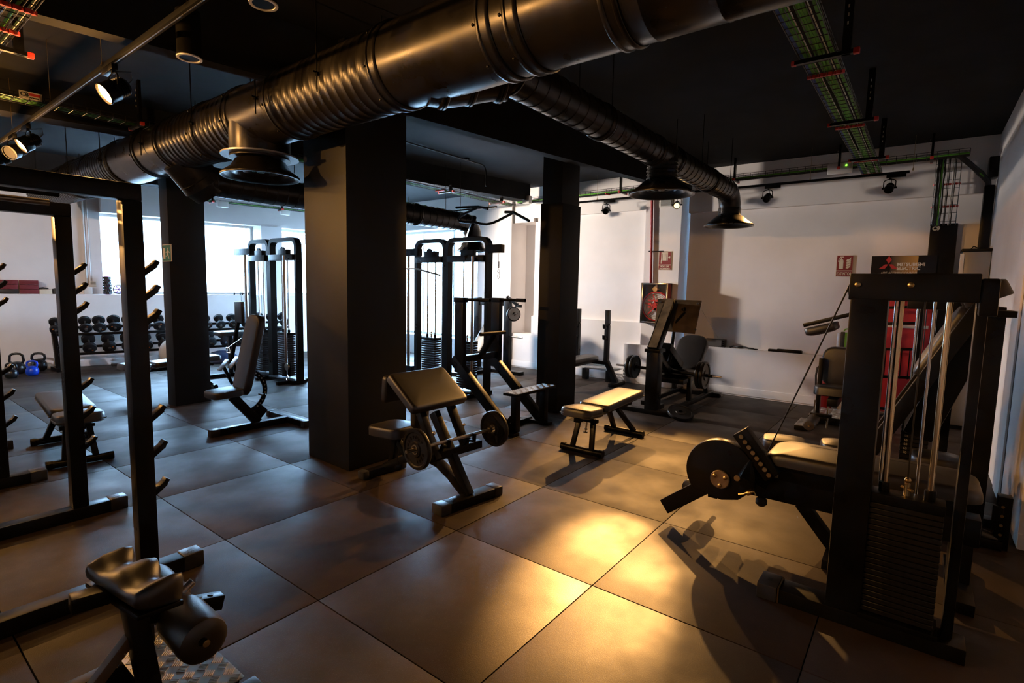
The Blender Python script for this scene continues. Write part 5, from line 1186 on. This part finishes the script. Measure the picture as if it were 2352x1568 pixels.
def dbrack(x0, x1, which, ups, lows):
    t = thing('dumbbell_rack', 'two tier black dumbbell rack %s' % which, 'dumbbell rack', Wp((x0+x1)/2, -.45, 0))
    for x in (x0, x1):
        part(MB().bar(Wp(x, -.62, .03), Wp(x, -.18, .03), .09, .06), 'foot', STEEL, t)
        part(MB().bar(Wp(x, -.50, .05), Wp(x, -.30, .80), .07, .07), 'upright', STEEL, t)
    axd = (ey_w*.80+V((0, 0, .60))).normalized()
    for z, d, nm in ((.68, -.46, 'upper'), (.345, -.52, 'lower')):
        for o_ in (-.09, .09):
            a = Wp(x0, d, z)+axd*o_; b = Wp(x1, d, z)+axd*o_
            part(MB().bar(a, b, .03, .045), 'tier_rail', STEEL, t)
        xs = ups if nm == 'upper' else lows
        for k, x in enumerate(xs):
            r = (.083 if nm == 'upper' else .098)+(.004*k if nm == 'upper' else .0)
            if nm == 'upper' and k > 4: r = .098
            c = Wp(x, d, z+r+.018)
            dumbbell(c, axd, r, 2 if nm == 'upper' else 3, k, '%s dumbbell along the %s tier of the rack %s' % (ordn[k], nm, which), '%s tier dumbbells on the rack %s' % (nm, which), random.choice([.4, 2.6, -.7, -1.5, 1.2]))
dbrack(.98, 2.52, 'near the kettlebells', [.98, 1.18, 1.37, 1.56, 1.77, 1.98, 2.20, 2.43], [1.12, 1.39, 1.66, 1.93, 2.20, 2.47])
dbrack(3.12, 4.75, 'behind the cable tower', [3.22, 3.45, 3.68, 3.92, 4.2, 4.45, 4.68], [3.24, 3.5, 3.78, 4.05, 4.35, 4.62])
# white ball, dark dome, mats
solo(MB().ball(V((oY(400, 800, 8.55).x+.03, 8.55, .27)), .27, 32, 20).build('exercise_ball', mat('white_ball', (.70, .64, .58), .45), None), 'large white exercise ball half hidden behind the exit sign column', 'exercise ball')
solo(MB().lathe([(.30, 0), (.31, .03), (.30, .05), (.27, .12), (.18, .19), (.08, .22), (.001, .225)], Wp(3.35, -.75, 0), n=32).build('balance_dome', mat('dark_blue_rubber', (.01, .02, .06), .45), None), 'dark blue balance dome on the floor under the farther dumbbell rack', 'balance dome')
def kettle(name, c, r, m_, lbl, hs=1., rot=0.):
    c = V(c); t = thing(name, lbl, 'kettlebell', c, 'kettlebells')
    part(MB().lathe([(r*.62, 0), (r*.9, r*.25), (r, r*.75), (r*.93, r*1.2), (r*.72, r*1.55), (r*.45, r*1.75), (.001, r*1.82)], c, n=28), 'bell', m_, t, 0, sharp=60)
    u = V((math.cos(rot), math.sin(rot), 0)); w = r*.78
    pts = [c+u*(-w*.72)+V((0, 0, r*1.45)), c+u*(-w*1.0)+V((0, 0, r*(1.9))), c+u*(-w*.92)+V((0, 0, r*(1.6+.9*hs))), c+u*(-w*.55)+V((0, 0, r*(1.75+1.0*hs))), c+V((0, 0, r*(1.8+1.0*hs))), c+u*(w*.55)+V((0, 0, r*(1.75+1.0*hs))), c+u*(w*.92)+V((0, 0, r*(1.6+.9*hs))), c+u*w+V((0, 0, r*1.9)), c+u*(w*.72)+V((0, 0, r*1.45))]
    part(MB().path(pts, r*.17, 12), 'handle', m_, t, 0, sharp=60)
    return t
GB = mat('gloss_black_iron', (.012, .012, .013), .25)
kettle('kettlebell', oZ(40, 858, 0), .113, GB, 'biggest black kettlebell, its handle rising above the others', 1.15, -.4)
kettle('kettlebell', oZ(27, 868, 0), .085, GB, 'shiny black kettlebell in front of the biggest one', 1., -.5)
kettle('kettlebell', oZ(75, 862, 0), .088, BLUEK, 'bright blue kettlebell by the end of the dumbbell rack', .9, -.5)
kettle('kettlebell', oZ(90, 851, 0), .115, GB, 'black kettlebell tucked behind the blue one', .8, -.5)
for k, (x, L) in enumerate(((-.2, .9), (1.75, .5))): prop(MB().bar(Wp(x, -.25, .02), Wp(x+L, -.25, .02), .10, .04), 'floor_mat_roll', RUBBER, 'flat black bar on the floor by the wall, %s' % ('near the kettlebells' if k == 0 else 'under the first dumbbell rack'), 'bar', bev=.01)
# ledge under the windows
zL = 1.30
bw_, bh_ = .255, .078
def block(x, lev, m_, lbl): prop(MB().box(Wp(x, .13, zL+bh_*(lev+.5)), (bw_-.008, .15, bh_-.004), Matrix.Rotation(th, 3, 'Z')), 'yoga_block', m_, lbl, 'yoga block', 'yoga blocks on the ledge', bev=.006)
xA, xB = oY(20, 660, 9.95).x, oY(66, 660, 9.95).x
for lev, nm in ((1, 'middle'), (2, 'top')):
    block(xA, lev, DKRED, '%s dark red yoga block in the stack at the picture edge' % nm)
for lev, nm in ((0, 'bottom'), (1, 'middle'), (2, 'top')):
    block(xB, lev, DKRED, '%s dark red yoga block in the stack beside the cream box' % nm)
block(xA, 0, RUBBER, 'black yoga block at the bottom of its stack')
x = oY(103, 670, 9.95).x; prop(MB().box(Wp(x, .13, zL+.04), (.17, .12, .08), Matrix.Rotation(th, 3, 'Z')), 'cream_box', CREAM, 'cream box on the ledge beside the red yoga blocks', 'box', bev=.004)
prop(MB().path([Wp(x-.1, .15, zL+.095), Wp(x-.03, .13, zL+.105), Wp(x+.04, .15, zL+.095)], [.02, .025, .012], 10, flat=.6), 'black_glove', RUBBER, 'small black glove lying on top of the cream box', 'glove')
x = oY(133, 668, 9.95).x; prop(MB().pad(Wp(x, .13, zL+.045), .20, .12, .09, Matrix.Rotation(th, 3, 'Z'), .04, .01, .03).path([Wp(x-.05, .1, zL+.08), Wp(x-.03, .1, zL+.115), Wp(x+.02, .1, zL+.11), Wp(x+.05, .1, zL+.08)], .008, 8), 'small_bag', RUBBER, 'small black bag on the ledge past the cream box', 'bag')
x = oY(196, 667, 9.95).x; prop(MB().box(Wp(x, .13, zL+.065), (.12, .10, .13), Matrix.Rotation(th, 3, 'Z')), 'white_box', WHITEP, 'plain white box on the ledge under the thermostat', 'box', bev=.006)
p = oY(213, 652, Lw(1.7)+.25); ts = thing('thermostat', 'white wall thermostat with a grey screen beside the window', 'thermostat', p)
MB().box((p.x, p.y-.012, p.z), (.10, .024, .11), Matrix.Rotation(th, 3, 'Z')).build('body', WHITEP, ts, .006)
MB().box((p.x, p.y-.026, p.z+.015), (.075, .004, .05), Matrix.Rotation(th, 3, 'Z')).build('screen', GRILLE, ts)
p = oY(193, 560, Lw(1.6)+.25); cw = thing('white_conduit', 'white conduit running up the wall beside the window', 'conduit', (p.x, p.y-.02, 1.5))
MB().tube((p.x, p.y-.02, 1.5), (p.x, p.y-.02, 3.15), .016, 10).tube((p.x+.06, p.y-.03, 1.5), (p.x+.06, p.y-.03, 3.15), .01, 8).build('pipe', WHITEP, cw)
x = oY(238, 655, 9.95).x; fr2 = thing('foam_roller', 'black ridged foam roller standing on the window ledge', 'roller', Wp(x, .13, zL))
MB().lathe([(.048, 0), (.048, .33)], Wp(x, .13, zL), n=20).build('pink_core', mat('pink_foam', (.7, .05, .4), .6), fr2)
mb = MB()
for i in range(7):
    for j in range(10):
        a = j*2*PI/10+(i % 2)*.3; c = Wp(x, .13, zL+.025+i*.046); mb.box(c+V((math.cos(a), math.sin(a), 0))*.056, (.018, .034, .043), Matrix.Rotation(a, 3, 'Z'))
MB.build(mb, 'ridges', RUBBER, fr2)
for k, (px, lbl) in enumerate(((262, 'exercise wheel with purple spokes on the window ledge'), (278, 'tilted exercise wheel leaning on the other one'))):
    x = oY(px, 660, 9.95).x; t = thing('ab_roller', lbl, 'ab roller', Wp(x, .12, zL)); c = Wp(x, .12, zL+.092)
    axw = V((.3, 1, 0)).normalized() if k == 0 else V((.9, .3, .4)).normalized()
    part(MB().lathe([(.075, -.015), (.09, -.012), (.09, .012), (.075, .015), (.075, -.015)], c, axw, 28, cap=False), 'tyre', RUBBER, t, 0)
    mb = MB(); u_ = axw.cross(V((0, 0, 1))).normalized(); w_ = u_.cross(axw)
    for a in range(0, 360, 60): a = math.radians(a); mb.bar(c, c+(u_*math.cos(a)+w_*math.sin(a))*.08, .016, .012, up=axw)
    part(mb.tube(c-axw*.11, c+axw*.11, .013, 10), 'spokes', mat('purple_plastic', (.20, .03, .38), .45), t, 0)
for px, lbl in ((545, 'small grey hand weight on the ledge before the window'), (562, 'second small hand weight on the ledge, nearer the window pier')):
    x = oY(px, 674, Lw(4)+.1).x; c = Wp(x, .10, zL+.03)
    t = thing('hand_weight', lbl, 'hand weight', c-V((0, 0, .03)))
    part(MB().tube(c-ex_*.05, c+ex_*.05, .012, 10), 'handle', BRUSHED, t, 0)
    for s in (-1, 1): part(MB().lathe([(.02, 0), (.03, .008), (.03, .03), (.02, .038)], c+ex_*s*.045, ex_*s, 8), 'head', RUBBER, t, 0)
x = oY(632, 676, Lw(5)+.1).x; prop(MB().box(Wp(x, .1, zL+.02), (.14, .06, .04), Matrix.Rotation(th, 3, 'Z')), 'red_band_roll', mat('pink_foam', (.7, .05, .4), .6), 'small pink rolled band on the ledge behind the cable tower', 'band', bev=.01)
